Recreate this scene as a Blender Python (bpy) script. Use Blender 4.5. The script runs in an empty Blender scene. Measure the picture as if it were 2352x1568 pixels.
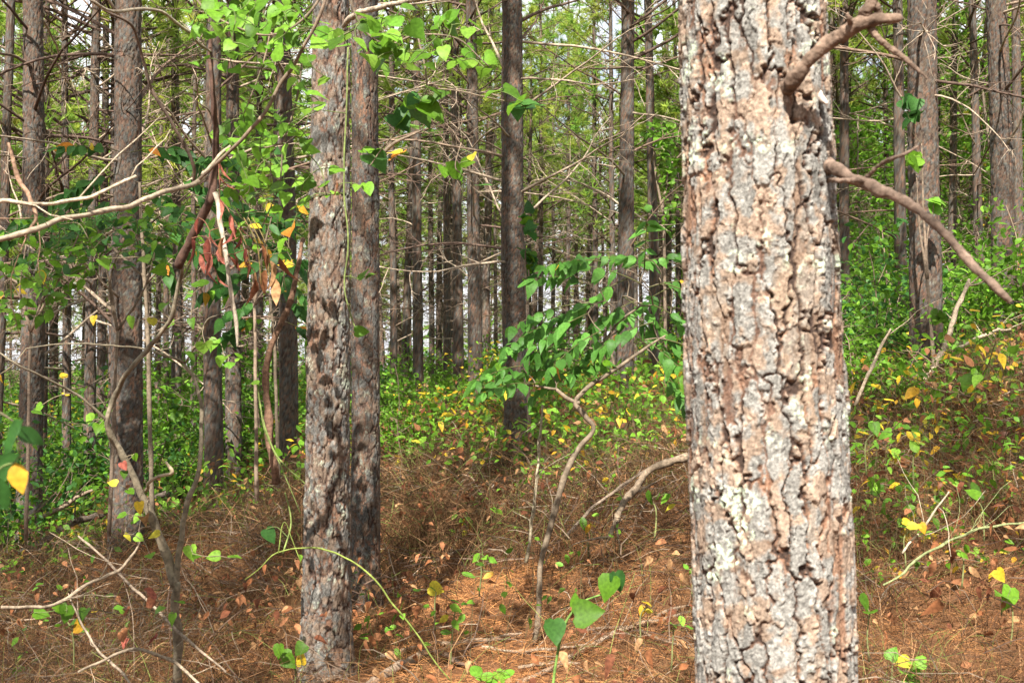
import bpy, math, numpy as np
from mathutils import Vector, Matrix
R_ = math.radians
rng = np.random.default_rng(11)
S = bpy.context.scene
COL = S.collection

# ------------------------------------------------------------------ camera, sky, sun, exposure
W, H, F = 2352.0, 1568.0, 2522.0          # measuring frame of the photograph and its focal length in those pixels
CZ = 1.60                                  # eye height
cam = bpy.data.cameras.new('camera'); camo = bpy.data.objects.new('camera', cam); COL.objects.link(camo)
camo.location = (0, 0, CZ); camo.rotation_euler = (R_(90), 0, 0)
cam.sensor_width = 36; cam.lens = 36 * F / W; cam.clip_end = 2000; cam.clip_start = 0.05
cam.dof.use_dof = True; cam.dof.focus_distance = 7.5; cam.dof.aperture_fstop = 7.5
S.camera = camo
SUN = Vector((-0.2, -1.0, 1.15)).normalized()
wd = bpy.data.worlds.new('World'); S.world = wd; wd.use_nodes = True
nt = wd.node_tree; nt.nodes.clear()
wo = nt.nodes.new('ShaderNodeOutputWorld'); bg = nt.nodes.new('ShaderNodeBackground'); bg.inputs[1].default_value = 0.05
sky = nt.nodes.new('ShaderNodeTexSky'); sky.sky_type = 'NISHITA'; sky.sun_disc = False
sky.sun_elevation = math.asin(SUN.z); sky.sun_rotation = math.atan2(SUN.x, SUN.y)
tc = nt.nodes.new('ShaderNodeTexCoord'); nz = nt.nodes.new('ShaderNodeTexNoise'); nz.inputs['Scale'].default_value = 5.5; nz.inputs['Detail'].default_value = 6
rp = nt.nodes.new('ShaderNodeValToRGB'); rp.color_ramp.elements[0].position = .28; rp.color_ramp.elements[1].position = .47
mx = nt.nodes.new('ShaderNodeMix'); mx.data_type = 'RGBA'; mx.inputs[7].default_value = (10.4, 10.6, 11, 1)
nt.links.new(tc.outputs['Generated'], nz.inputs['Vector']); nt.links.new(nz.outputs[0], rp.inputs[0]); nt.links.new(rp.outputs[0], mx.inputs[0])
nt.links.new(sky.outputs[0], mx.inputs[6]); nt.links.new(mx.outputs[2], bg.inputs[0]); nt.links.new(bg.outputs[0], wo.inputs[0])
sl = bpy.data.lights.new('sun', 'SUN'); sl.energy = 5.0; sl.angle = R_(0.53); sl.color = (1, .95, .86)
so = bpy.data.objects.new('sun', sl); COL.objects.link(so); so.rotation_euler = SUN.to_track_quat('Z', 'Y').to_euler(); so.location = SUN * 60
S.view_settings.view_transform = 'Standard'; S.view_settings.look = 'None'; S.view_settings.gamma = 1; S.view_settings.exposure = 1.62
S.render.engine = 'CYCLES'; cy = S.cycles; cy.max_bounces = 7; cy.diffuse_bounces = 4; cy.glossy_bounces = 2; cy.transmission_bounces = 5; cy.transparent_max_bounces = 4
cy.caustics_reflective = False; cy.caustics_refractive = False; cy.sample_clamp_indirect = 6

def at(px, py, d): return np.array([(px - W / 2) / F * d, d, CZ - (py - H / 2) / F * d])

# ------------------------------------------------------------------ noise
def _h(ix, iy, iz, seed):
    h = (ix.astype(np.int64) * 374761393 + iy.astype(np.int64) * 668265263 + iz.astype(np.int64) * 2147483647 * 3 + seed * 1274126177) & 0xFFFFFFFF
    h = ((h ^ (h >> 13)) * 1274126177) & 0xFFFFFFFF; h = ((h ^ (h >> 16)) * 2246822519) & 0xFFFFFFFF
    return ((h ^ (h >> 15)) & 0xFFFFFF) / float(0xFFFFFF)
def vn(p, seed=0):
    i = np.floor(p).astype(np.int64); f = p - i; f = f * f * (3 - 2 * f); o = 0
    for a in (0, 1):
        wa = f[:, 0] if a else 1 - f[:, 0]
        for b in (0, 1):
            wb = f[:, 1] if b else 1 - f[:, 1]
            for c in (0, 1):
                wc = f[:, 2] if c else 1 - f[:, 2]
                o = o + wa * wb * wc * _h(i[:, 0] + a, i[:, 1] + b, i[:, 2] + c, seed)
    return o
def fbm(p, n=3, seed=0):
    o = 0; a = .5; t = 0
    for k in range(n): o = o + a * vn(p * 2 ** k + 17.3 * k, seed + k); t += a; a *= .5
    return o / t
def sst(a, b, x): x = np.clip((x - a) / (b - a), 0, 1); return x * x * (3 - 2 * x)

# ------------------------------------------------------------------ ground height
def _cp():
    L = []
    for px, d, z in [(1176, 2, -1.55), (-300, 3, -1.66), (2600, 3, -.95), (1176, 5.2, -1.6), (300, 5, -1.68), (2150, 4.4, -1.22), (70, 10.5, -2.15), (290, 10, -1.93), (490, 13, -2.1),
                     (660, 13.5, -1.75), (835, 7, -1.75), (745, 5.4, -1.66), (960, 24, -1.9), (1090, 18, -1.35), (1185, 11.5, -1.33), (1435, 16, -1.1), (1940, 23, -.7), (2125, 9.5, -.5), (2300, 12.5, -.36), (2150, 6.5, -.78), (1250, 7.5, -1.45)]:
        L.append(((px - W / 2) / F * d, d, z))
    L += [(-10, -10, -1.9), (10, -10, -.3), (0, -30, -1.3), (-30, 8, -5), (30, 10, 2.5), (-40, 40, -5), (-18, 34, -3.2), (0, 40, -2.5), (14, 40, -.8), (26, 42, 2), (45, 40, 5), (-60, 100, -10), (0, 100, -9),
          (35, 100, 1), (70, 90, 9), (-200, 200, -14), (0, 220, -14), (200, 200, 16), (-200, 0, -14), (200, 0, 14), (0, -200, 0), (-300, 420, -12), (300, 420, 16), (0, 420, -12)]
    return np.array(L, float)
CP = _cp()
def _phi(a, b): return np.sqrt(((a[:, None, :] - b[None]) ** 2).sum(-1) + 9.0)
_A = _phi(CP[:, :2], CP[:, :2]); _P = np.c_[np.ones(len(CP)), CP[:, :2]]
_M = np.block([[_A, _P], [_P.T, np.zeros((3, 3))]]); _w = np.linalg.solve(_M, np.r_[CP[:, 2], 0, 0, 0])
def gz(x, y):
    x = np.atleast_1d(np.asarray(x, float)); y = np.atleast_1d(np.asarray(y, float)); q = np.c_[x, y]; o = np.empty(len(q))
    for k in range(0, len(q), 60000):
        s = q[k:k + 60000]; o[k:k + 60000] = _phi(s, CP[:, :2]) @ _w[:len(CP)] + np.c_[np.ones(len(s)), s] @ _w[len(CP):]
    p3 = np.c_[q * .9, np.zeros(len(q))]; near = np.clip(1 - np.hypot(x, y) / 60, 0, 1)
    return o + CZ + near * ((fbm(p3, 3, 5) - .5) * .22 + (fbm(p3 * 5, 2, 9) - .5) * .06)
def gz1(x, y): return float(gz(x, y)[0])
_ds = np.concatenate([np.linspace(2.2, 14, 500), np.linspace(14, 60, 400)])
def ghit(px, py):
    z = CZ - (py - H / 2) / F * _ds; g = gz((px - W / 2) / F * _ds, _ds); k = np.argmax(z <= g)
    return float(_ds[k]) if (z <= g).any() else 30.0

# ------------------------------------------------------------------ mesh helpers
class MB:
    def __init__(s): s.V = []; s.C = []; s.F = {3: [], 4: []}; s.M = {3: [], 4: []}; s.n = 0
    def add(s, V, Fs, col=(1, 1, 1), m=0):
        V = np.asarray(V, float); s.V.append(V); s.C.append(np.broadcast_to(np.asarray(col, float), (len(V), 3)))
        for f in (Fs if isinstance(Fs, list) else [Fs]):
            f = np.asarray(f, np.int64); k = f.shape[1]; s.F[k].append(f + s.n); s.M[k].append(np.full(len(f), m))
        s.n += len(V)
    def mesh(s, name, mats, org=(0, 0, 0), smooth=True):
        me = bpy.data.meshes.new(name); V = np.concatenate(s.V) - np.asarray(org, float); C = np.concatenate(s.C)
        lp = []; tot = []; mi = []
        for k in (4, 3):
            if s.F[k]:
                f = np.concatenate(s.F[k]); lp.append(f.ravel()); tot.append(np.full(len(f), k)); mi.append(np.concatenate(s.M[k]))
        lp = np.concatenate(lp); tot = np.concatenate(tot); mi = np.concatenate(mi)
        me.vertices.add(len(V)); me.vertices.foreach_set('co', V.astype(np.float32).ravel())
        me.loops.add(len(lp)); me.loops.foreach_set('vertex_index', lp.astype(np.int32))
        me.polygons.add(len(tot)); st = np.r_[0, np.cumsum(tot)[:-1]]; me.polygons.foreach_set('loop_start', st.astype(np.int32))
        for m in (mats if isinstance(mats, (list, tuple)) else [mats]): me.materials.append(m)
        me.polygons.foreach_set('material_index', mi.astype(np.int32)); me.polygons.foreach_set('use_smooth', np.full(len(tot), smooth))
        me.update(calc_edges=True)
        a = me.attributes.new('col', 'FLOAT_COLOR', 'POINT'); a.data.foreach_set('color', np.c_[C, np.ones(len(C))].astype(np.float32).ravel())
        return me
    def build(s, name, mats, parent=None, org=None, smooth=True):
        if org is None: org = tuple(parent.location) if parent is not None else (0, 0, 0)
        return link(name, s.mesh(name, mats, org, smooth), parent)
def link(name, me, parent=None):
    o = bpy.data.objects.new(name, me); COL.objects.link(o)
    if parent is not None: o.parent = parent
    return o
def tag(o, label=None, cat=None, group=None, kind=None):
    for k, v in (('label', label), ('category', cat), ('group', group), ('kind', kind)):
        if v: o[k] = v
    return o
def thing(name, label, cat, loc, group=None):
    o = bpy.data.objects.new(name, None); o.empty_display_size = .2; COL.objects.link(o); o.location = tuple(float(v) for v in loc)
    return tag(o, label, cat, group)

def frames(P):
    T = np.gradient(P, axis=0); T /= np.linalg.norm(T, axis=1)[:, None] + 1e-12
    a = np.array([0, 0, 1.]) if abs(T[0, 2]) < .9 else np.array([1., 0, 0])
    n = np.cross(T[0], a); n /= np.linalg.norm(n); N = [n]
    for t in T[1:]:
        n = n - t * n.dot(t); n /= np.linalg.norm(n) + 1e-12; N.append(n)
    N = np.array(N); return T, N, np.cross(T, N)
def tube(mb, P, r, sides=6, col=(1, 1, 1), m=0, cap=True, rough=0, seed=0):
    P = np.asarray(P, float); k = len(P); r = np.broadcast_to(np.asarray(r, float), (k,)); T, N, B = frames(P)
    a = np.arange(sides) * 2 * np.pi / sides
    D = np.cos(a)[None, :, None] * N[:, None] + np.sin(a)[None, :, None] * B[:, None]
    rr = r[:, None] * np.ones((1, sides))
    if rough:
        q = (P[:, None] + D * r[:, None, None]).reshape(-1, 3); rr = rr * (1 + rough * (fbm(q / max(r.max(), .002) * .7, 3, seed).reshape(k, sides) - .5) * 2 + rough * .5 * (fbm(q / max(r.max(), .002) * 3, 2, seed).reshape(k, sides) - .5))
    V = (P[:, None] + D * rr[..., None]).reshape(-1, 3)
    i = np.arange(k - 1)[:, None] * sides; j = np.arange(sides)[None]; j2 = (j + 1) % sides
    Q = np.stack([i + j, i + j2, i + sides + j2, i + sides + j], -1).reshape(-1, 4); fs = [Q]
    if cap:
        V = np.vstack([V, P[-1] + T[-1] * r[-1] * .5, P[0] - T[0] * r[0] * .2]); e = k * sides; jj = np.arange(sides)
        fs += [np.c_[(k - 1) * sides + jj, (k - 1) * sides + (jj + 1) % sides, np.full(sides, e)], np.c_[(jj + 1) % sides, jj, np.full(sides, e + 1)]]
        if np.ndim(col) == 2: col = np.vstack([np.repeat(col, sides, 0), col[-1:], col[:1]])
    elif np.ndim(col) == 2: col = np.repeat(col, sides, 0)
    mb.add(V, fs, col, m)
def spline(pts, n=6):
    P = np.asarray(pts, float); P = np.vstack([2 * P[0] - P[1], P, 2 * P[-1] - P[-2]]); o = []
    for i in range(1, len(P) - 2):
        for t in np.arange(n) / n:
            a, b, c, d = P[i - 1], P[i], P[i + 1], P[i + 2]
            o.append(.5 * (2 * b + (c - a) * t + (2 * a - 5 * b + 4 * c - d) * t * t + (3 * b - a - 3 * c + d) * t ** 3))
    o.append(P[-2]); return np.array(o)
def unit(v): return v / (np.linalg.norm(v, axis=-1, keepdims=True) + 1e-12)

LEAF = {'heart': ([0, .08, .25, .52, .8, .93], [(-.08, .17), (.0, .39), (.24, .47), (.53, .37), (.8, .16), (.92, .06)]),
        'ovate': ([0, .18, .4, .62, .82, .93], [(0, .02), (.17, .2), (.4, .28), (.63, .22), (.82, .11), (.93, .04)]),
        'lance': ([0, .18, .4, .65, .85, .94], [(0, .02), (.16, .13), (.4, .18), (.66, .13), (.86, .055), (.94, .02)]),
        'lite': ([0, .45], [(0.02, .03), (.42, .27)])}
def leaves(mb, P, D, N, L, kind, col, fold=.25, curl=.3, m=0, wid=1.0):
    """n leaves whose bases are P, blade direction D, upper side N, length L"""
    P = np.atleast_2d(P); n = len(P); D = unit(np.atleast_2d(D)); S_ = unit(np.cross(np.atleast_2d(N), D)); N = np.cross(D, S_)
    mid, ed = LEAF[kind]; k = len(mid); m_ = [(x, 0) for x in mid] + [(1, 0)]; l_ = [(x, y) for x, y in ed]; r_ = [(x, -y) for x, y in ed]
    T = np.array(m_ + l_ + r_)
    fo = fold * rng.uniform(.3, 1.5, (n, 1)); cu = curl * rng.uniform(-.4, 1.6, (n, 1)); tw = rng.normal(0, .25, (n, 1)); wi = wid * rng.uniform(.8, 1.15, (n, 1))
    x = np.broadcast_to(T[:, 0], (n, len(T))); y = T[:, 1] * wi
    z = fo * np.abs(y) - cu * x * x + tw * y * x + .03 * np.sin(9 * x + 40 * tw + np.sign(y) * 2) * (np.abs(y) > 0)
    L = np.broadcast_to(np.asarray(L, float), (n,))[:, None, None]
    V = P[:, None] + L * (x[..., None] * D[:, None] + y[..., None] * S_[:, None] + z[..., None] * N[:, None])
    q = []; t = []; o = k + 1; p = o + k
    for i in range(k - 1):
        q += [(i, i + 1, o + i + 1, o + i), (i + 1, i, p + i, p + i + 1)]
    t += [(k - 1, k, o + k - 1), (k, k - 1, p + k - 1)]
    off = (np.arange(n) * len(T))[:, None, None]
    col = np.broadcast_to(np.asarray(col, float), (n, 3)); C = np.repeat(col, len(T), 0)
    mb.add(V.reshape(-1, 3), [(np.array(q)[None] + off).reshape(-1, 4), (np.array(t)[None] + off).reshape(-1, 3)], C, m)

# ------------------------------------------------------------------ materials
def mat(name):
    m = bpy.data.materials.new(name); m.use_nodes = True; t = m.node_tree; t.nodes.clear()
    return m, t, t.nodes.new('ShaderNodeOutputMaterial')
def nd(t, ty, **k):
    n = t.nodes.new(ty)
    for a, v in k.items():
        if a.startswith('i_'): n.inputs[a[2:].replace('_', ' ')].default_value = v
        else: setattr(n, a, v)
    return n
def surf_mat(name, base=None, nscale=60, lo=.6, hi=1.35, rough=.9, bump=.3, bscale=80, bdist=.004, stretch=(1, 1, 1), spec=.2):
    m, t, o = mat(name); b = nd(t, 'ShaderNodeBsdfPrincipled', i_Roughness=rough); b.inputs['Specular IOR Level'].default_value = spec
    co = nd(t, 'ShaderNodeTexCoord'); mp = nd(t, 'ShaderNodeMapping'); mp.inputs['Scale'].default_value = stretch; t.links.new(co.outputs['Object'], mp.inputs[0])
    n1 = nd(t, 'ShaderNodeTexNoise', i_Scale=nscale, i_Detail=5.0, i_Roughness=.65); t.links.new(mp.outputs[0], n1.inputs['Vector'])
    mr = nd(t, 'ShaderNodeMapRange'); mr.inputs[1].default_value = .3; mr.inputs[2].default_value = .7; mr.inputs[3].default_value = lo; mr.inputs[4].default_value = hi; t.links.new(n1.outputs[0], mr.inputs[0])
    mx = nd(t, 'ShaderNodeMix', data_type='RGBA', blend_type='MULTIPLY'); mx.inputs[0].default_value = 1
    if base is None:
        at_ = nd(t, 'ShaderNodeAttribute', attribute_name='col'); t.links.new(at_.outputs[0], mx.inputs[6])
    else: mx.inputs[6].default_value = (*base, 1)
    t.links.new(mr.outputs[0], mx.inputs[7]); t.links.new(mx.outputs[2], b.inputs['Base Color'])
    n2 = nd(t, 'ShaderNodeTexNoise', i_Scale=bscale, i_Detail=4.0); t.links.new(mp.outputs[0], n2.inputs['Vector'])
    bp = nd(t, 'ShaderNodeBump', i_Strength=bump, i_Distance=bdist); t.links.new(n2.outputs[0], bp.inputs['Height']); t.links.new(bp.outputs[0], b.inputs['Normal'])
    t.links.new(b.outputs[0], o.inputs[0]); return m
def leaf_mat(name, trans=.4, rough=.4, spec=.4, nscale=90, lo=.75, hi=1.25, objvar=0):
    m, t, o = mat(name); at_ = nd(t, 'ShaderNodeAttribute', attribute_name='col'); co = nd(t, 'ShaderNodeTexCoord')
    n1 = nd(t, 'ShaderNodeTexNoise', i_Scale=nscale, i_Detail=3.0); t.links.new(co.outputs['Object'], n1.inputs['Vector'])
    mr = nd(t, 'ShaderNodeMapRange'); mr.inputs[1].default_value = .3; mr.inputs[2].default_value = .7; mr.inputs[3].default_value = lo; mr.inputs[4].default_value = hi; t.links.new(n1.outputs[0], mr.inputs[0])
    mx = nd(t, 'ShaderNodeMix', data_type='RGBA', blend_type='MULTIPLY'); mx.inputs[0].default_value = 1; t.links.new(at_.outputs[0], mx.inputs[6]); t.links.new(mr.outputs[0], mx.inputs[7])
    out = mx.outputs[2]
    if objvar:
        oi = nd(t, 'ShaderNodeObjectInfo'); hs = nd(t, 'ShaderNodeHueSaturation')
        a = nd(t, 'ShaderNodeMapRange'); a.inputs[3].default_value = .5 - .03 * objvar; a.inputs[4].default_value = .5 + .02 * objvar; t.links.new(oi.outputs['Random'], a.inputs[0]); t.links.new(a.outputs[0], hs.inputs[0])
        t.links.new(out, hs.inputs[4]); out = hs.outputs[0]
    b = nd(t, 'ShaderNodeBsdfPrincipled', i_Roughness=rough); b.inputs['Specular IOR Level'].default_value = spec; t.links.new(out, b.inputs['Base Color'])
    tr = nd(t, 'ShaderNodeBsdfTranslucent'); g = nd(t, 'ShaderNodeGamma'); g.inputs[1].default_value = .85; t.links.new(out, g.inputs[0]); t.links.new(g.outputs[0], tr.inputs[0])
    ms = nd(t, 'ShaderNodeMixShader'); ms.inputs[0].default_value = trans; t.links.new(b.outputs[0], ms.inputs[1]); t.links.new(tr.outputs[0], ms.inputs[2]); t.links.new(ms.outputs[0], o.inputs[0])
    return m
M_bark = surf_mat('pine_bark', None, 170, .5, 1.5, .92, .6, 260, .003, (1, 1, .8), .12)
M_barkfar = surf_mat('pine_bark_far', None, 22, .45, 1.55, .95, .9, 26, .02, (1, 1, .5), .1)
M_dead = surf_mat('dead_wood', None, 60, .4, 1.55, .92, .8, 90, .004, (1, 1, 1), .15)
M_stem = surf_mat('sapling_bark', None, 45, .5, 1.5, .85, .5, 120, .003, (1, 1, 1), .25)
M_leaf = leaf_mat('leaf', .48, .48, .2)
M_dry = leaf_mat('dry_leaf', .25, .8, .15, 70, .55, 1.35)
M_needle = leaf_mat('pine_needle', .6, .5, .3, 2, .7, 1.3, 1)
M_grass = leaf_mat('dry_grass', .3, .8, .1, 9, .6, 1.4)
M_gnd = surf_mat('forest_floor', None, 9, .5, 1.5, .95, .8, 60, .02, (1, 1, 1), .1)

# ------------------------------------------------------------------ ground
def sheet(xs, ys):
    X, Y = np.meshgrid(xs, ys); x = X.ravel(); y = Y.ravel(); z = gz(x, y); nx = len(xs)
    i = np.arange(len(ys) - 1)[:, None] * nx + np.arange(nx - 1)[None]
    return np.c_[x, y, z], np.stack([i, i + 1, i + nx + 1, i + nx], -1).reshape(-1, 4)
def warp(a, b, n, p=2.2):
    t = np.linspace(-1, 1, n); return np.where(t < 0, -np.abs(t) ** p * -a, np.abs(t) ** p * b)
mb = MB(); V, Q = sheet(warp(-420, 420, 300, 2.6), 6 + warp(-120, 480, 300, 2.6))
n_ = fbm(np.c_[V[:, :2] * .5, np.zeros(len(V))], 3, 3)[:, None]
far = sst(14, 34, np.hypot(V[:, 0], V[:, 1]))[:, None]
c_ = (1 - n_) * np.array([.085, .04, .02]) + n_ * np.array([.15, .072, .034]); c_ = c_ * (1 - far) + far * np.array([.10, .10, .035])
mb.add(V, Q, c_); tag(mb.build('ground', M_gnd), kind='structure')

# ------------------------------------------------------------------ bark
TAN = np.array((.22, .158, .112))
GREY, WARM, RED, ORG, DEEP, LICH = [np.array(c) for c in ((.315, .30, .275), (.22, .162, .122), (.13, .075, .053), (.25, .13, .078), (.045, .03, .024), (.43, .49, .37))]
def vor(u, v, nc, seed, jit=.85):
    cu = np.floor(u).astype(np.int64); cv = np.floor(v).astype(np.int64); f1 = np.full(len(u), 9.); f2 = f1.copy(); idr = np.zeros(len(u)); rv = np.zeros(len(u)); z0 = np.zeros(len(u), np.int64)
    for a in (-1, 0, 1):
        for b in (-1, 0, 1):
            iu = cu + a; iv = cv + b; k = iu % nc
            px = iu + .5 + jit * (_h(k, iv, z0, seed) - .5); py = iv + .5 + jit * (_h(k, iv, z0 + 1, seed) - .5) + .5 * (k % 2)
            # odd columns are staggered; look one row further down as well
            for s in ((0,) if b > -1 else (0, -1)):
                pyy = py + s if s == 0 else iv - 1 + .5 + jit * (_h(k, iv - 1, z0 + 1, seed) - .5) + .5 * (k % 2)
                pxx = px if s == 0 else iu + .5 + jit * (_h(k, iv - 1, z0, seed) - .5)
                rid = _h(k, iv + s, z0 + 2, seed); d = np.hypot(u - pxx, v - pyy); c = d < f1
                f2 = np.where(c, f1, np.minimum(f2, d)); idr = np.where(c, rid, idr); rv = np.where(c, v - pyy, rv); f1 = np.where(c, d, f1)
    return f2 - f1, idr, rv
def bark(th, z, Rm, seed, a=.05, b=.12, depth=.012, lichen=.3, grey=1.0, orange=.5):
    """height above the fissure floor (m) and bark colour at angle th, height z of a trunk of mean radius Rm"""
    nc = max(6, int(round(2 * np.pi * Rm / a)) // 2 * 2); P = np.c_[np.cos(th) * Rm, np.sin(th) * Rm, z] + seed * 3.7
    w1 = fbm(P / a * .8, 2, seed) - .5; w2 = fbm(P / a * .8 + 31, 2, seed) - .5; w3 = fbm(P / a * 3.2, 2, seed + 3) - .5; w4 = fbm(P / a * 3.2 + 11, 2, seed + 3) - .5
    u = th / (2 * np.pi) * nc; v = z / b
    e, h, t = vor(u + .7 * w1 + .34 * w3, v + .9 * w2 + .4 * w4, nc, seed)
    e2, h2, t2 = vor(u * 2 + .9 * w3, v * 2.4 + .9 * w4, nc * 2, seed + 9)
    P3 = P * np.array([1, 1, .5])
    crack = .55 + .45 * sst(.34, .50, fbm(P3 / a * .7, 2, seed + 40)); fs = 1 - (1 - sst(.03, .17, e)) * crack       # furrows fade in and out
    st = sst(.575, .63, fbm(P * np.array([1, 1, .17]) / a * 1.0 + .5 * w3[:, None], 3, seed + 41)) * orange            # strips that have shed their outer scales
    e3, h3, t3 = vor(u * 3 + 1.3 * w3 + 2, v * 5 + 1.6 * w4, nc * 3, seed + 19)
    fine = fbm(P / a * 8, 3, seed + 5) - .5; fin2 = fbm(P / a * 19, 2, seed + 6) - .5
    lay = .42 + .26 * h + .36 * (h2 - .5) * sst(.0, .03, e2) + .24 * (h3 - .5) * sst(0, .04, e3) - .10 * t2 - .10 * t      # overlapping scales, thicker at their lower edge
    lay = lay * (1 - .45 * np.clip(st, 0, 1)) + .10 * (fbm(P3 / a * 1.5, 2, seed + 14) - .5)
    top = lay * fs
    hgt = depth * (np.clip(top, 0, 1.2) + .07 * fine + .08 * fin2)
    k = np.clip(top + .12 * fine, 0, 1)[:, None]
    n1 = fbm(P / a * 1.3, 3, seed + 7)[:, None]; n2 = fbm(P / a * 6, 3, seed + 8)[:, None]; ch = (h2 * .6 + h3 * .4)[:, None]
    g = GREY * grey * np.clip(1.1 * n2 + .75 * ch + 1.1 * fin2[:, None], .22, 1.6); wm = WARM * min(1.1, grey * 1.7) * (n2 + .5) * (.6 + .6 * ch)
    g = g + (wm - g) * sst(.46, .60, n1 + .25 * (ch - .5))
    c = DEEP + (RED - DEEP) * sst(.05, .24, k); c = c + (g - c) * sst(.22, .36, k)
    c = c + (TAN * (.5 + .9 * n2) * min(1, grey * 1.6) - c) * (np.clip(st, 0, 1) * sst(.05, .18, k[:, 0]) * .75)[:, None]
    og = sst(.5, .62, fbm(P * np.array([1, 1, .3]) / a * .8, 2, seed + 12))[:, None] * (1 - sst(.3, .42, k)) * sst(.08, .2, k) * orange
    c = c + (ORG * (.7 + .6 * n2) - c) * og * .8
    li = sst(.60, .70, fbm(P / a * .75, 3, seed + 20))[:, None] * sst(.45, .6, n2) * sst(.3, .5, k) * lichen
    c = c + (LICH - c) * li
    return hgt, c
def trunk(mb, base, top, r0, r1, zs, sides, seed, depth=.012, a=.05, b=.12, flare=.25, bend=.03, rfun=None, **kw):
    """solid trunk along base->top; zs are heights in metres above base"""
    ax = np.asarray(top, float) - base; Lh = ax[2]; zs = np.asarray(zs, float); t = zs / Lh
    cx = base[0] + ax[0] * t + bend * (fbm(np.c_[zs * .35, zs * 0 + seed, zs * 0], 2, seed) - .5) * 2 * np.minimum(1, zs)
    cyy = base[1] + ax[1] * t + bend * (fbm(np.c_[zs * .35, zs * 0 + seed + 9, zs * 0], 2, seed) - .5) * 2 * np.minimum(1, zs)
    r = r0 + (r1 - r0) * t if rfun is None else rfun(zs)
    r = r * (1 + flare * np.exp(-np.maximum(zs, 0) / .18))
    th = np.arange(sides) / sides * 2 * np.pi; TH = np.tile(th, len(zs)); ZZ = np.repeat(zs, sides); RR = np.repeat(r, sides)
    hgt, c = bark(TH, ZZ, float(np.median(r[:max(3, len(r) // 2)])), seed, a, b, depth, **kw)
    lump = 1 + .05 * (fbm(np.c_[np.cos(TH) * 1.2, np.sin(TH) * 1.2, ZZ * 1.6] + seed, 2, seed + 30) - .5) * 2
    rr = RR * lump - depth * .75 + hgt * np.minimum(1, RR / .05)
    V = np.c_[np.repeat(cx, sides) + np.cos(TH) * rr, np.repeat(cyy, sides) + np.sin(TH) * rr, base[2] + ZZ]
    k = len(zs); i = np.arange(k - 1)[:, None] * sides; j = np.arange(sides)[None]; j2 = (j + 1) % sides
    V = np.vstack([V, [cx[-1], cyy[-1], base[2] + zs[-1] + .02]]); jj = np.arange(sides)
    mb.add(V, [np.stack([i + j, i + j2, i + sides + j2, i + sides + j], -1).reshape(-1, 4), np.c_[(k - 1) * sides + jj, (k - 1) * sides + (jj + 1) % sides, np.full(sides, k * sides)]], np.vstack([c, c[-1:]]))
    return cx, cyy, r

# ------------------------------------------------------------------ dead branches and crowns (shared meshes)
def wig(p0, d, L, n, amp, sag=0.0, r=rng):
    d = unit(np.asarray(d, float)); P = [np.asarray(p0, float)]
    for i in range(n):
        d = unit(d + r.normal(0, amp, 3) + np.array([0, 0, sag])); P.append(P[-1] + d * L / n)
    return np.array(P)
DCOL = [np.array(c) for c in ((.15, .10, .072), (.20, .145, .105), (.09, .06, .046), (.27, .21, .155))]
def dead_branch(mb, L, r0, up, p0=(0, 0, 0), yaw=0.0, tw=9, sides=5, thin=1.0):
    d = np.array([math.cos(up) * math.cos(yaw), math.cos(up) * math.sin(yaw), math.sin(up)])
    P = wig(p0, d, L, 10, .09, rng.uniform(-.05, .03)); c = DCOL[rng.integers(4)] * rng.uniform(.8, 1.2)
    tube(mb, P, r0 * np.linspace(1, .3, 11) ** 1.1, sides, c)
    for k in range(tw):
        f = rng.uniform(.2, 1); i = min(9, int(f * 10)); q = P[i] + (P[i + 1] - P[i]) * (f * 10 - i) ; t = unit(P[i + 1] - P[i])
        s = unit(np.cross(t, rng.normal(0, 1, 3))); l = L * rng.uniform(.15, .45) * (1.15 - .5 * f)
        Q = wig(q, t * rng.uniform(.5, 1.1) + s, l, 6, .14, rng.uniform(-.08, .05)); rr = max(.0022, r0 * .33 * rng.uniform(.6, 1.1)) * thin
        tube(mb, Q, rr * np.linspace(1, .35, 7), 4, c * rng.uniform(.8, 1.25), cap=False)
        for _ in range(rng.integers(0, 4)):
            i2 = rng.integers(1, 6); s = unit(np.cross(Q[i2] - Q[i2 - 1], rng.normal(0, 1, 3)))
            tube(mb, wig(Q[i2], unit(Q[i2] - Q[i2 - 1]) + s, l * rng.uniform(.2, .5), 4, .15), rr * .6 * np.linspace(1, .5, 5), 3, c * rng.uniform(.8, 1.3), cap=False)
BR = []
for k in range(16):
    mb = MB(); dead_branch(mb, 1.0, .011 * rng.uniform(.75, 1.2), rng.uniform(-.02, .15), tw=int(rng.integers(5, 12))); BR.append(mb.mesh('branch', M_dead))
def tuft(mb, P, D, n, L, w, cols, m=1):
    k = len(P); d = unit(D[:, None] + rng.normal(0, .55, (k, n, 3))); l = L * rng.uniform(.7, 1.15, (k, n, 1)); s = unit(np.cross(d, rng.normal(0, 1, (k, n, 3)))) * w
    b = P[:, None] + D[:, None] * rng.uniform(-.05, .03, (k, n, 1))
    V = np.stack([b - s, b + s, b + d * l + np.array([0, 0, -.02])], 2).reshape(-1, 3)
    mb.add(V, np.arange(k * n * 3).reshape(-1, 3), np.repeat(cols, n * 3, 0), m)
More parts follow.
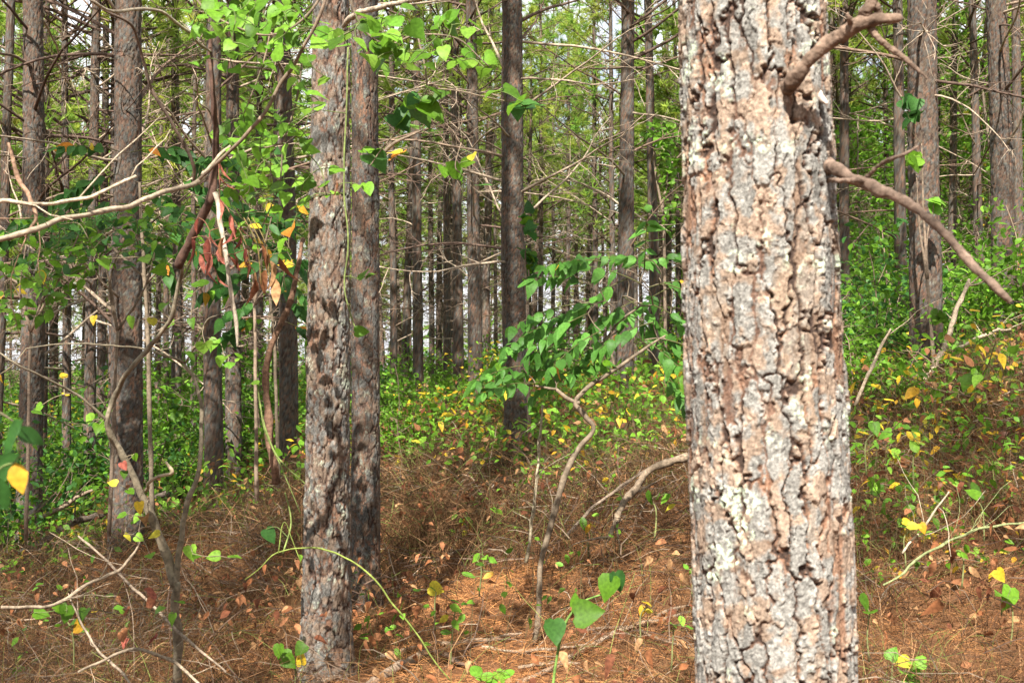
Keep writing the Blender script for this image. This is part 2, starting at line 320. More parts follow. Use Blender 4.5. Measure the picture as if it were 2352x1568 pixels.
def crown(seed, h0, h1, R, nl, ntw=5, need=15, L=.2, w=.0055):
    global rng; keep = rng; rng = np.random.default_rng(seed); mb = MB()
    TP = []; TD = []
    for i in range(nl):
        f = (i + rng.uniform(0, 1)) / nl; z = h0 + (h1 - h0) * f; l = R * (1 - f) ** 1.0 * rng.uniform(.55, 1.1) + .25; yaw = rng.uniform(0, 6.283); up = rng.uniform(.05, .5) + .5 * f
        P = wig((0, 0, z), (math.cos(yaw) * math.cos(up), math.sin(yaw) * math.cos(up), math.sin(up)), l, 7, .08, .02)
        tube(mb, P, np.linspace(.022, .006, 8) * (1.2 - .6 * f), 4, DCOL[2], cap=False); TP.append(P[-1]); TD.append(unit(P[-1] - P[-2]))
        for k in range(ntw):
            q = rng.integers(3, 7); t = unit(P[q] - P[q - 1]); sd = unit(np.cross(t, rng.normal(0, 1, 3))); Q = wig(P[q], t + sd * .9, l * rng.uniform(.15, .4), 3, .12, .04)
            tube(mb, Q, [.006, .005, .004, .003], 3, DCOL[0], cap=False)
            for e in (2, 3): TP.append(Q[e]); TD.append(unit(Q[e] - Q[e - 1]))
    TP = np.array(TP); TD = np.array(TD); g = rng.uniform(0, 1, (len(TP), 1)); cols = (1 - g) * np.array([.15, .29, .04]) + g * np.array([.34, .43, .06])
    tuft(mb, TP, TD, need, L, w, cols); me = mb.mesh('crown', [M_dead, M_needle]); rng = keep; return me
CR = [crown(100 + k, 8.2, 16.5, rng.uniform(2.2, 2.8), 36, 6, 12, .22, .010) for k in range(4)]
CRM = [crown(150 + k, rng.uniform(4.8, 6.0), 16.0, rng.uniform(2.1, 2.6), 38, 6, 14, .25, .013) for k in range(4)]
CRF = [crown(200 + k, rng.uniform(4.6, 6.2), 13.4, rng.uniform(2.4, 3.1), 60, 8, 22, .28, .018) for k in range(5)]

# ------------------------------------------------------------------ the pines one can single out
# x at the top edge, x at the base, width, distance, label, extra
TREES = [
 (80, 68, 54, 10.6, 'dark furrowed pine nearest the left edge of the view', 14),
 (108, 98, 22, 15.5, 'slim pine tucked right behind the dark furrowed left edge pine', 9),
 (146, 152, 21, 14.5, 'pencil thin dark pine between the left edge pine and the leaning close pair', 9),
 (30, -20, 26, 13, 'slim leaning pine cut off by the left border of the view', 9),
 (222, 206, 27, 14, 'left pine of a close pair left of the thick shaded pine', 9),
 (243, 230, 21, 17.5, 'right and thinner pine of a close pair left of the thick shaded pine', 9),
 (297, 290, 69, 9.8, 'thick shaded pine rising behind the grey forked sapling', 12),
 (270, 268, 34, 15, 'pine half hidden at the left flank of the thick shaded pine', 8),
 (402, 405, 23, 16.5, 'slim vine wrapped pine between the thick shaded pine and the red leaf cluster', 9),
 (384, 378, 14, 25, 'very thin pine just left of the slim vine wrapped pine', 6),
 (447, 444, 14, 24, 'very thin pine just left of the pine behind the red dead leaves', 6),
 (486, 490, 43, 12.8, 'scaly pine directly behind the hanging cluster of red dead leaves', 11),
 (534, 537, 36, 14.2, 'plain brown pine right of the one behind the red dead leaves', 10),
 (596, 597, 18, 22, 'thin pine behind the hanging brown broken pole', 7),
 (634, 632, 20, 20, 'thin pine peeking left of the stout pine behind the twin trunks', 6),
 (654, 664, 43, 13.4, 'stout pine close behind the left side of the lichen crusted twin trunk', 9),
 (898, 906, 18, 24, 'thin straight pine first to the right of the twin trunks', 8),
 (938, 940, 12, 34, 'darkest very thin pine between the first two pines right of the twin trunks', 6),
 (958, 962, 25, 22.5, 'straight pine second to the right of the twin trunks with a sunny band', 9),
 (988, 991, 14, 31, 'thin pine between the sunny banded pine and the clump of five', 6),
 (1022, 1027, 19, 25, 'leftmost thin pine of the clump left of the forked limb pine', 7),
 (1036, 1041, 13, 30, 'dark thinnest pine inside the clump left of the forked limb pine', 5),
 (1046, 1054, 25, 21, 'pale sunlit pine of the clump left of the forked limb pine', 8),
 (1080, 1094, 33, 17.5, 'tall pine with long crooked dead limbs left of the centre pine', 12),
 (1140, 1137, 10, 38, 'very thin pale pine just left of the thick centre pine', 5),
 (1177, 1190, 56, 11.5, 'thick dark scaled pine at the centre of the view', 12),
 (1240, 1243, 13, 33, 'thin pine first to the right of the thick centre pine', 6),
 (1270, 1271, 11, 38, 'thin pine second to the right of the thick centre pine', 6),
 (1305, 1304, 12, 36, 'thin pale pine against the bright sky right of the centre pine', 6),
 (1366, 1369, 15, 30, 'dark thin pine in front of the bright sky gap', 7),
 (1403, 1409, 16, 28, 'sunlit thin pine touching the left side of the collared pine', 6),
 (1442, 1434, 38, 15.8, 'pine with a dark whorl of branch stubs left of the sunlit foreground trunk', 11),
 (1490, 1506, 25, 21, 'sunlit pine carrying a bright green creeper', 8),
 (1528, 1541, 15, 29, 'thin pine behind the bright green creeper', 6),
 (1549, 1560, 13, 31, 'thin pine half hidden by the left edge of the sunlit foreground trunk', 5),
 (1937, 1941, 25, 20, 'dark slim pine right beside the sunlit foreground trunk', 9),
 (2006, 2012, 11, 36, 'pale far pine between the two drooping dead branches of the foreground trunk', 5),
 (2034, 2044, 15, 28, 'dark thin pine left of the pine behind the upper broken branch', 6),
 (2062, 2072, 28, 19, 'pine directly left of the broad reddish pine on the right', 8),
 (2117, 2130, 70, 9.6, 'broad reddish pine on the right with a vine on its bark', 12),
 (2192, 2182, 20, 25, 'slim sunlit pine first to the right of the broad reddish pine', 7),
 (2236, 2254, 22, 23, 'slim leaning sunlit pine between the broad reddish and the pale scaled pine', 7),
 (2284, 2316, 52, 12.4, 'pale scaled leaning pine near the right edge of the view', 11),
 (2336, 2346, 24, 18, 'dark pine cut by the right border of the view', 7),
]
def add_branches(root, base, top, n, zlo, zhi, rmax, scale=1.0):
    ax = top - base
    for k in range(n):
        z = zlo + (zhi - zlo) * (k + rng.uniform(0, 1)) / n; p = ax * (z / ax[2]); o = link('branch', BR[rng.integers(len(BR))], root)
        s = rng.choice([.35, .9, 1.5, 2.1, 2.8], p=[.16, .2, .26, .24, .14]) * rng.uniform(.8, 1.2) * scale; yaw = rng.uniform(0, 6.283)
        o.location = p + np.array([math.cos(yaw), math.sin(yaw), 0]) * rmax * .6
        o.rotation_euler = (rng.uniform(-.5, .5), -rng.uniform(-.25, .8), yaw); o.scale = (s, min(s, 1.6) if s > .5 else .6, min(s, 1.6) if s > .5 else .6)
spots = []
def pine(i, xt, xb, w, d, label, nb, hi=None):
    x, y = (xb - W / 2) / F * d, d; base = np.array([x, y, gz1(x, y)]); yb = H / 2 + (CZ - base[2]) / d * F
    dzpx = (base[2] - CZ) ; sl_ = (xt - xb) / max(yb, 1); Ht = rng.uniform(15.5, 18); lean = sl_ * Ht
    top = base + np.array([lean, lean * rng.uniform(-.4, .4), Ht]); r = w / F * d / 2; zr = 1.0
    root = thing('pine_tree', label, 'pine tree', base, 'pines of the plantation'); mb = MB()
    if d < 12.5: zs = np.r_[np.arange(-.25, 6.0, .017), np.linspace(6, Ht * .96, 60)]; sd = 72; dep = .017
    elif d < 19: zs = np.r_[np.arange(-.25, 8.0, .035), np.linspace(8, Ht * .96, 50)]; sd = 44; dep = .016
    else: zs = np.r_[np.arange(-.25, 10.5, .07), np.linspace(10.5, Ht * .96, 30)]; sd = 24; dep = .014
    trunk(mb, base, top, r * 1.1, r * .25, zs, sd, 40 + i, depth=dep, a=.04, b=.11, lichen=.12, grey=.25, orange=.4, bend=.035)
    mb.build('trunk', M_bark, root)
    add_branches(root, base, top, int(nb * 2.5), rng.uniform(1.6, 2.6), min(9.0, d * .36 + 3.5), r, 1.15)
    c = link('crown', (CR if d < 14 else CRM)[i % 4], root)
    t = 1.0; c.location = (lean * .7, 0, Ht - 16.8); c.rotation_euler = (0, 0, rng.uniform(0, 6.28))
    spots.append((x, y)); return root
for i, t in enumerate(TREES): pine(i, *t)

# the lichen-crusted twin trunks in the middle distance
def near_pine(xt, xb, w, wt, d, seed, label, nb, kw):
    x = (xb - W / 2) / F * d; base = np.array([x, d, gz1(x, d)]); Ht = 16.5; yb = H / 2 + (CZ - base[2]) / d * F
    lean = (xt - xb) / yb * Ht; top = base + np.array([lean, 0, Ht]); rb, rt = w / F * d / 2, wt / F * d / 2; zt = yb / F * d
    root = thing('pine_tree', label, 'pine tree', base, 'pines of the plantation'); mb = MB()
    zs = np.r_[np.arange(-.2, 3.9, .0085), np.linspace(3.92, Ht, 90)]
    trunk(mb, base, top, 0, 0, zs, 150, seed, rfun=lambda z: np.maximum(.03, np.where(z < zt, rb + (rt - rb) * z / zt, rt * (1 - (z - zt) / (Ht - zt) * .8))), **kw)
    mb.build('trunk', M_bark, root); add_branches(root, base, top, nb, 4.6, 9, .1)
    c = link('crown', CR[seed % 4], root); c.location = (lean * .7, 0, 0); spots.append((x, d)); return root
T_LICH = near_pine(757, 748, 113, 88, 5.4, 3, 'lichen crusted grey pine in front, left one of the twin trunks', 8, dict(depth=.020, a=.042, b=.13, lichen=.5, grey=.40, orange=.5, flare=.3))
T_TWIN = near_pine(832, 838, 71, 62, 6.9, 4, 'darker brown pine standing behind the right flank of the lichen crusted trunk', 8, dict(depth=.016, a=.045, b=.15, lichen=.2, grey=.25, orange=.5, flare=.3))

# the big sunlit trunk in the foreground
D0 = 2.5; bx = (1795 - W / 2) / F * D0; base = np.array([bx, D0, gz1(bx, D0)]); zf = CZ - base[2]
lean16 = (1727 - 1780) / F * D0 / (H / F * D0) * 16.5; cx0 = (1753.5 - W / 2) / F * D0 - lean16 / 16.5 * zf; base[0] = cx0
FG = thing('pine_tree', 'huge close sunlit pine trunk with pale flaking bark at the right', 'pine tree', base, 'pines of the plantation'); mb = MB()
zs = np.r_[np.linspace(-.2, zf - .87, 50), np.arange(zf - .865, zf + .87, .0024), np.linspace(zf + .875, 16, 90)]
rmid = 344 / F * D0 / 2 + .007
trunk(mb, base, base + np.array([lean16, 0, 16.5]), 0, 0, zs, 440, 8, rfun=lambda z: np.maximum(.05, np.where(np.abs(z - zf) < 1.2, rmid - .0105 * (z - zf), np.where(z > zf, rmid - .0126 - .0085 * (z - zf - 1.2), rmid + .0126))),
      depth=.0195, a=.047, b=.25, lichen=1.0, grey=.68, orange=.7, flare=.2, bend=.0)
mb.build('trunk', M_bark, FG); add_branches(FG, base, base + np.array([lean16, 0, 16.5]), 8, 4, 9, .15)
c = link('crown', CR[1], FG); c.location = (lean16 * .7, 0, 0); spots.append((bx, D0))
def wood(mb, pts, r, d=None, sides=10, col=(.2, .14, .1), n=6, amp=.0, rough=.12, seed=1):
    """a limb through picture points (x, y[, d]) with pixel widths r"""
    P = np.array([at(p[0], p[1], p[2] if len(p) > 2 else d) for p in pts]); dd = np.array([p[2] if len(p) > 2 else d for p in pts])
    rr = np.interp(np.linspace(0, 1, n * (len(pts) - 1) + 1), np.linspace(0, 1, len(pts)), np.asarray(r, float) / 2 / F * dd)
    Q = spline(P, n)
    rr = rr * (1 + .5 * (fbm(Q * 14 + seed, 2, seed) - .5))
    if amp: Q = Q + amp * (np.c_[fbm(Q * 9, 2, seed), fbm(Q * 9 + 5, 2, seed), fbm(Q * 9 + 9, 2, seed)] - .5) * 2
    tube(mb, Q, rr, sides, np.asarray(col)[None] * (.55 + .9 * fbm(Q * 30 + seed, 3, seed))[:, None], rough=rough, seed=seed); return Q
def part(parent, name, segs, m=M_dead, **kw):
    mb = MB()
    for pts, r in segs: wood(mb, pts, r, **kw)
    return mb.build(name, m, parent)
part(FG, 'broken_branch', [([(1790, 215, 2.42), (1820, 185, 2.30), (1858, 138, 2.27), (1915, 92, 2.25), (1975, 60, 2.22), (2030, 44, 2.2), (2076, 38, 2.18)], [56, 38, 30, 28, 26, 25, 20]),
   ([(1985, 55, 2.22), (2000, 20, 2.2), (2012, -25, 2.2)], [26, 22, 18]), ([(2030, 42, 2.2), (2010, 10, 2.2), (1990, -20, 2.2)], [18, 14, 9]), ([(1960, 62, 2.22), (1952, 40, 2.2), (1950, 30, 2.2)], [14, 9, 4]),
   ([(2005, 62, 2.22), (2030, 90, 2.2), (2060, 118, 2.2), (2098, 155, 2.2), (2130, 185, 2.2)], [14, 13, 15, 11, 4])], col=(.15, .103, .076), n=40, amp=.011, rough=.6, sides=26)
part(FG, 'drooping_branch', [([(1870, 365, 2.5), (1915, 385, 2.36), (1975, 412, 2.3), (2050, 450, 2.25), (2120, 495, 2.2), (2190, 550, 2.16), (2250, 615, 2.12), (2290, 660, 2.1), (2318, 690, 2.1)], [50, 30, 24, 22, 21, 20, 20, 19, 12]),
   ([(1880, 415, 2.45), (1940, 414, 2.3), (2005, 417, 2.28)], [10, 10, 9]), ([(1985, 405, 2.3), (2030, 372, 2.25), (2080, 355, 2.2), (2112, 340, 2.2)], [10, 9, 8, 4])], col=(.17, .118, .09), n=40, amp=.011, rough=.6, sides=26)
for st in ([(1868, 205, 2.42), (1885, 225, 2.38), (1900, 238, 2.36)], [(1895, 675, 2.5), (1908, 700, 2.45), (1916, 722, 2.42)]): part(FG, 'branch_stub', [(st, [26, 18, 6])], col=(.42, .35, .30), rough=.3)

# ------------------------------------------------------------------ pines further back and unseen shade pines added behind the photographer
mb = MB(); TF = []; DW = []
for k in range(3):
    mb = MB(); zs = np.r_[np.arange(-.6, 11, .16), np.linspace(11, 15.5, 16)]; trunk(mb, np.zeros(3), np.array([rng.uniform(-.5, .5), rng.uniform(-.5, .5), 16.]), .125, .03, zs, 14, 90 + k, depth=.012, a=.05, b=.12, lichen=.1, grey=.28, bend=.06); TF.append(mb.mesh('trunk', M_barkfar))
    mb = MB()
    for j in range(44): dead_branch(mb, rng.uniform(.9, 3.0), .014, rng.uniform(-.25, .7), (0, 0, 1.6 + 7 * (j + rng.uniform(0, 1)) / 44), rng.uniform(0, 6.28), 7, 4, 1.7)
    DW.append(mb.mesh('deadwood', M_dead))
def far_pine(x, y, label, group, s=1.0, dw=True, hi=False):
    r = thing('pine_tree', label, 'pine tree', (x, y, gz1(x, y)), group)
    q = s * rng.uniform(.75, 1.25); r.scale = (q, q, s * rng.uniform(.85, 1.1)); r.rotation_euler = (rng.normal(0, .018), rng.normal(0, .018), rng.uniform(0, 6.28)); k = rng.integers(3)
    link('trunk', TF[k], r)
    if dw: link('deadwood', DW[rng.integers(3)], r)
    link('crown', CRF[rng.integers(5)] if dw and not hi else CR[rng.integers(4)], r); spots.append((x, y))
LB = 'slender sunlit pine among the far ranks beyond the nearer trunks'
n_far = 0
for _ in range(6000):
    d = 20 + (42 if rng.uniform() < .8 else 75) * rng.uniform(); px = rng.uniform(-250, 2600); x = (px - W / 2) / F * d
    if d < 26 and 250 < px < 2000: continue
    if (1215 < px < 1560) and d < 46: continue
    md = 2.4 if x > 4 else 2.8
    if min((x - a) ** 2 + (d - b) ** 2 for a, b in spots) < md * md: continue
    if any(abs((a / b * F + W / 2) - px) < 9 for a, b in spots[:len(TREES)]): continue
    far_pine(x, d, LB, 'pines in the far ranks', rng.uniform(.8, 1.05) * (1.22 if d > 32 and px < 1500 else 1)); n_far += 1
    if n_far >= 88: break
n_th = 0
for _ in range(3000):
    d = rng.uniform(26, 62); px = rng.uniform(860, 1570) if rng.uniform() < .6 else rng.uniform(1900, 2400); x = (px - W / 2) / F * d
    if min((x - a) ** 2 + (d - b) ** 2 for a, b in spots) < 1.9 or any(abs((a / b * F + W / 2) - px) < 11 for a, b in spots[:len(TREES)]): continue
    far_pine(x, d, 'very slender straight pine pole crowded among the far ranks', 'slender poles in the far ranks', rng.uniform(.75, 1.0), True, True); n_th += 1
    if n_th >= 46: break
for x, y in [(-5.5, -3), (5.4, -4.8), (-9, -6.5), (8.6, -7.5), (-7.2, -9.4), (2.5, -10.5), (-7, -12), (6.5, -13), (12, -3), (-12, -1.5), (-1, -14.5), (10.5, 2.2), (-8.5, 4.6), (-13, 4), (-4.2, -5.5), (-6, .2), (-3.2, -12.5), (4.4, -8.2), (7, -.6), (5, -12), (-10, -9.5), (1.2, -17), (-5, -16), (9.5, -11), (-4.9, -1.6), (4.2, 1.2), (1.3, -3.2), (-1.9, 1.1), (3.2, -1.0)]:  # unseen pines, added and placed so their crowns dapple the view
    far_pine(x, y, 'unseen pine added for dappled shade beside or behind the photographer', 'unseen pines added for shade', 1.0, False)
print('far pines', n_far)
#PLANTS
# ------------------------------------------------------------------ leaf colours
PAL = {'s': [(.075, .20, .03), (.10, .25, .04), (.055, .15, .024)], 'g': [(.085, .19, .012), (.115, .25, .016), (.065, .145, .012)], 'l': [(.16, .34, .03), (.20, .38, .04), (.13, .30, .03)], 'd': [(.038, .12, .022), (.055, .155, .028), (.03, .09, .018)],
       'y': [(.62, .42, .03), (.55, .30, .025), (.48, .42, .04)], 'b': [(.22, .085, .035), (.30, .13, .06), (.14, .05, .025), (.34, .19, .09)], 'r': [(.30, .085, .06), (.36, .12, .085), (.22, .06, .045)], 'o': [(.60, .22, .03)]}
def pc(k, n=1):
    p = np.array(PAL[k]); return p[rng.integers(len(p), size=n)] * rng.uniform(.8, 1.2, (n, 1))
def orient(n, face=.45, droop=.35):
    """blade direction and upper side of n leaves: upper sides towards the sky and the light, tips hanging a little"""
    N = unit(rng.normal(0, .42, (n, 3)) + np.array([0, -face, .75])); D = rng.normal(0, 1, (n, 3)); D -= N * (D * N).sum(1, keepdims=True); D = unit(unit(D) + np.array([0, 0, -droop]))
    return D, unit(N - D * (N * D).sum(1, keepdims=True))
def petioles(mb, stems, pts, r=.0017, col=(.10, .13, .04), m=0):
    """join leaf bases to the nearest stem point or leaf already joined"""
    nodes = np.array(stems); pts = np.array(pts); todo = list(range(len(pts)))
    if not len(pts): return
    dist = np.array([np.linalg.norm(nodes - p, axis=1).min() for p in pts]); near = np.array([nodes[np.linalg.norm(nodes - p, axis=1).argmin()] for p in pts])
    while todo:
        k = min(todo, key=lambda i: dist[i]); a, b = near[k], pts[k]; L = np.linalg.norm(b - a); m_ = (a + b) / 2 + rng.normal(0, .08, 3) * L + np.array([0, 0, .06 * L])
        tube(mb, spline([a, m_, b], 4), np.linspace(r * (1 + min(L, .5) * 2), r, 9), 4, col, m, cap=False); todo.remove(k)
        for q in (m_, b):
            for i in todo:
                e = np.linalg.norm(q - pts[i])
                if e < dist[i]: dist[i] = e; near[i] = q
def plant(name, label, cat, stems, lv, d, kind='heart', group=None, scol=(.16, .12, .085), dj=.12, rp=.0017, face=.45, droop=.35, petcol=(.10, .13, .04), amp=.006, stem_name='stem', curl=.3, base=None, maxgap=None):
    """stems: [(points, widths, d)], lv: [(x, y, size px, colour key)] in the photograph's pixels at distance d"""
    mb = MB(); nodes = []; first = None
    for pts, w in stems:
        Q = wood(mb, pts, w, d, 8, np.array(scol) * rng.uniform(.85, 1.15), amp=amp, seed=int(rng.integers(999))); nodes += list(Q); first = Q[0] if first is None else first
    if first is None: first = at(lv[0][0], lv[0][1], d)
    root = thing(name, label, cat, first if base is None else base, group); mb.build(stem_name, M_stem, root) if mb.n else None
    groups = {}
    for x, y, s, k in lv: groups.setdefault('withered_foliage' if k in 'br' else ('yellowed_foliage' if k in 'yo' else 'foliage'), []).append((x, y, s, k))
    allb = []; todo = []
    for nm, L in groups.items():
        dd = d + rng.uniform(-dj, dj, len(L)); C = np.array([at(l[0], l[1], e) for l, e in zip(L, dd)]); sz = np.array([l[2] for l in L]) / F * dd; dry = nm[0] == 'w'
        D, N = orient(len(L), face, droop + (.5 if dry else 0)); P = C - D * sz[:, None] * .45; m2 = MB()
        leaves(m2, P, D, N, sz, kind, np.vstack([pc(l[3]) for l in L]), .25 if not dry else .7, curl if not dry else .9); todo.append((nm, m2, dry)); allb += list(P)
    if nodes and allb: petioles(max(todo, key=lambda q: q[1].n)[1], nodes, allb, rp, petcol, 1)
    for nm, m2, dry in todo: m2.build(nm, [M_dry if dry else M_leaf, M_stem], root)
    return root
def scatter(n, cx, cy, rx, ry, s0, s1, keys):
    o = []
    ks = list(keys)
    for _ in range(n):
        a = rng.uniform(0, 6.283); q = rng.uniform() ** .6; o.append((cx + rx * q * math.cos(a), cy + ry * q * math.sin(a), rng.uniform(s0, s1), ks[rng.integers(len(ks))]))
    return o
def near_each(L, n, spread, keys, s=.9):
    o = list(L); ks = list(keys)
    for x, y, z, k in L:
        for _ in range(n): o.append((x + rng.normal(0, spread), y + rng.normal(0, spread * .7), z * rng.uniform(.6, 1.1) * s, ks[rng.integers(len(ks))]))
    return o

# ------------------------------------------------------------------ forked grey sapling with the broken crown
D1 = 4.6
sb = (405, 1640, 4.9)
SAP = thing('sapling', 'grey forked sapling with a snapped top and long crooked limbs at left', 'sapling', at(*sb))
SC = (.20, .165, .115)
def limb(name, pts, w, col=SC, amp=.008, d=D1, sides=9): 
    mb = MB(); Q = wood(mb, pts, np.array(w) * .82, d, sides, np.array(col) * .85, amp=amp * 1.3, rough=.3, seed=int(rng.integers(999))); mb.build(name, M_stem, SAP); return Q
nod = []
nod += list(limb('stem', [sb, (407, 1560, 4.8), (408, 1450, 4.75), (404, 1340, 4.7)], [30, 27, 25, 25]))
Q1 = limb('limb', [(404, 1345, 4.7), (380, 1270, 4.7), (345, 1185, 4.65), (305, 1090, 4.6), (268, 1020, 4.55), (247, 965, 4.5), (262, 915, 4.5), (300, 850, 4.4), (345, 795, 4.4), (392, 730, 4.3), (412, 650, 4.25), (416, 610, 4.2)], [23, 25, 22, 19, 18, 15, 16, 15, 13, 12, 11, 12])
Q2 = limb('limb', [(404, 1340, 4.7), (414, 1250, 4.7), (430, 1160, 4.7), (458, 1080, 4.7), (463, 1010, 4.7), (460, 930, 4.7), (446, 870, 4.7), (425, 835, 4.7)], [17, 15, 14, 14, 12, 11, 10, 8])
Q3 = limb('limb', [(412, 615, 4.2), (440, 540, 4.15), (475, 470, 4.1), (494, 400, 4.1), (496, 300, 4.05), (490, 200, 4.0), (483, 130, 4.0), (484, 80, 4.0)], [22, 26, 24, 22, 18, 15, 14, 11], col=(.10, .055, .04))
Q4 = limb('limb', [(492, 445, 4.05), (512, 540, 4.0), (525, 640, 3.95), (540, 740, 3.95), (546, 795, 3.95)], [13, 13, 12, 11, 5], col=(.42, .35, .27))
Q5 = limb('limb', [(530, 330, 3.9), (490, 375, 3.8), (455, 415, 3.7), (380, 440, 3.5), (280, 478, 3.3), (180, 495, 3.1), (110, 513, 3.0), (60, 530, 2.95), (-20, 550, 2.9)], [8, 10, 13, 14, 15, 15, 17, 17, 17], col=(.32, .25, .18))
Q6 = limb('limb', [(455, 415, 3.7), (520, 350, 3.65), (590, 285, 3.6), (650, 190, 3.6), (700, 110, 3.55), (742, 20, 3.5), (752, -30, 3.5)], [10, 11, 11, 10, 9, 9, 8], col=(.22, .16, .115))
Q7 = limb('limb', [(484, 120, 4.0), (470, 110, 3.9), (425, 70, 3.8), (370, 30, 3.7), (310, 22, 3.6), (260, 25, 3.5), (215, 0, 3.4), (190, -20, 3.4)], [6, 8, 9, 10, 9, 9, 9, 8], col=(.33, .27, .20))
Q8 = limb('limb', [(440, 430, 4.0), (440, 370, 3.95), (400, 290, 3.9), (360, 230, 3.85), (330, 150, 3.8), (300, 60, 3.7), (235, 20, 3.6)], [8, 9, 10, 9, 8, 8, 7], col=(.15, .105, .08))
Q9 = limb('limb', [(247, 965, 4.5), (210, 935, 4.45), (160, 895, 4.4), (100, 865, 4.3), (40, 835, 4.2), (-20, 800, 4.2)], [9, 8, 7, 6, 5, 4])
Q10 = limb('limb', [(425, 835, 4.7), (380, 815, 4.6), (330, 800, 4.6), (260, 795, 4.5), (170, 790, 4.5), (60, 800, 4.4)], [7, 6, 6, 5, 4, 3])
Q11 = limb('limb', [(335, 1130, 4.65), (340, 1110, 4.5), (360, 1095, 4.45), (395, 1085, 4.4), (378, 1060, 4.4)], [9, 10, 9, 10, 7], col=(.33, .26, .17))
Q12 = limb('limb', [(425, 835, 4.7), (450, 790, 4.6), (475, 740, 4.5), (510, 720, 4.4)], [6, 6, 5, 3])
Q13 = limb('limb', [(496, 300, 4.05), (480, 250, 4.0), (455, 235, 3.95)], [6, 5, 3])
for q in (Q1, Q2, Q9, Q10, Q11, Q12): nod += list(q)
LV = [(470, 800, 50, 'l'), (440, 815, 42, 'g'), (510, 822, 48, 'l'), (490, 790, 40, 'l'), (530, 835, 36, 'l'), (86, 945, 30, 'g'), (145, 860, 26, 'y'), (153, 905, 26, 'y'), (0, 870, 26, 'y'), (88, 935, 30, 'l'), (205, 958, 34, 'l'), (225, 980, 36, 'g'), (245, 945, 30, 'g'),
      (285, 1070, 28, 'r'), (310, 1050, 24, 'g'), (285, 1090, 30, 'g'), (258, 1108, 32, 'y'), (300, 1130, 30, 'g'), (320, 1165, 38, 'y'), (330, 1185, 34, 'b'), (315, 1190, 32, 'l'), (280, 1185, 30, 'g'), (295, 1232, 28, 'y'), (320, 1235, 28, 'l'), (355, 1230, 36, 'y'), (345, 1275, 38, 'g'), (385, 745, 40, 'g'), (350, 740, 30, 'y'), (375, 705, 36, 'g'), (300, 740, 38, 'l'), (335, 598, 46, 'l'), (365, 620, 44, 'g'), (240, 605, 44, 'l'), (455, 650, 52, 'g'), (430, 680, 40, 'l'), (440, 740, 34, 'g'), (215, 735, 30, 'y'), (150, 520, 34, 'd'), (210, 525, 36, 'g'),
      (490, 1278, 42, 'l'), (535, 1280, 44, 'l'), (437, 1268, 44, 'l'), (450, 1275, 30, 'g'), (415, 1385, 36, 'l'), (365, 1400, 36, 'l'), (395, 1420, 36, 'l'), (340, 1365, 44, 'r'), (345, 1385, 40, 'b'), (290, 1405, 34, 'b'), (285, 1460, 40, 'b'), (350, 1465, 28, 'r'), (285, 1475, 34, 'r')]
m2 = MB(); gl = [l for l in LV if l[3] not in 'br']; dl = [l for l in LV if l[3] in 'br']
allp = []
for nm, L in (('foliage', gl), ('withered_foliage', dl)):
    dd = 4.5 + rng.uniform(-.1, .1, len(L)); C = np.array([at(l[0], l[1], e) for l, e in zip(L, dd)]); sz = np.array([l[2] for l in L]) / F * dd * .8; D, N = orient(len(L), .5); P = C - D * sz[:, None] * .45
    m2 = MB(); leaves(m2, P, D, N, sz, 'heart', np.vstack([pc(l[3]) for l in L]), .25 if nm == 'foliage' else .7, .35 if nm == 'foliage' else .9); m2.build(nm, M_leaf if nm == 'foliage' else M_dry, SAP); allp += list(P)
m3 = MB(); petioles(m3, nod, allp, .0014, (.2, .16, .1)); m3.build('twig', M_stem, SAP)
# dead red leaves hanging from the broken crown
mb = MB(); RL = [(505, 395, 60, 'r'), (512, 425, 50, 'r'), (445, 575, 70, 'r'), (452, 610, 60, 'r'), (455, 520, 50, 'r'), (500, 480, 60, 'r'), (520, 520, 70, 'r'), (535, 545, 60, 'r'), (485, 580, 80, 'r'), (492, 610, 70, 'r'), (480, 630, 60, 'r'), (505, 600, 70, 'r'), (515, 570, 60, 'b'), (548, 560, 44, 'r'), (540, 600, 40, 'b'), (560, 590, 50, 'r'), (555, 530, 50, 'r'), (565, 620, 44, 'b'), (480, 555, 60, 'r'), (500, 650, 50, 'r'), (530, 610, 50, 'r'), (575, 600, 44, 'b'), (590, 640, 40, 'b')]
P = np.array([at(x + rng.normal(0, 4), y - s * .4, 3.95 + rng.uniform(-.08, .08)) for x, y, s, k in RL]); n = len(RL); D = unit(np.c_[rng.normal(.15, .25, n), rng.normal(0, .3, n), -np.ones(n)]); N = unit(rng.normal(0, 1, (n, 3)) + np.array([0, -.6, 0]))
leaves(mb, P, D, N, np.array([l[2] for l in RL]) / F * 3.95 * .85, 'lance', np.vstack([pc(l[3]) for l in RL]), 1.6, .5, 0, .62); 
for x in (575, 600, 620, 610):
    tube(mb, spline([at(x - 40, 500, 3.95), at(x - 10, 560, 3.9), at(x, 640 + rng.uniform(-30, 20), 3.9)], 5), np.linspace(.002, .0025, 11), 5, (.2, .15, .06))
leaves(mb, np.array([at(x, y, 3.9) for x, y in ((600, 560), (620, 600), (640, 590), (610, 620), (585, 640), (632, 640))]), np.array([(.1, 0, -1)] * 6) + rng.normal(0, .2, (6, 3)), rng.normal(0, 1, (6, 3)), .1, 'lance', pc('b', 6), .9, .5)
tag(mb.build('withered_spray', M_dry, SAP))
petc = MB(); petioles(petc, list(Q4) + list(Q3), list(P), .0016, (.18, .08, .05)); petc.build('twig', M_stem, SAP)

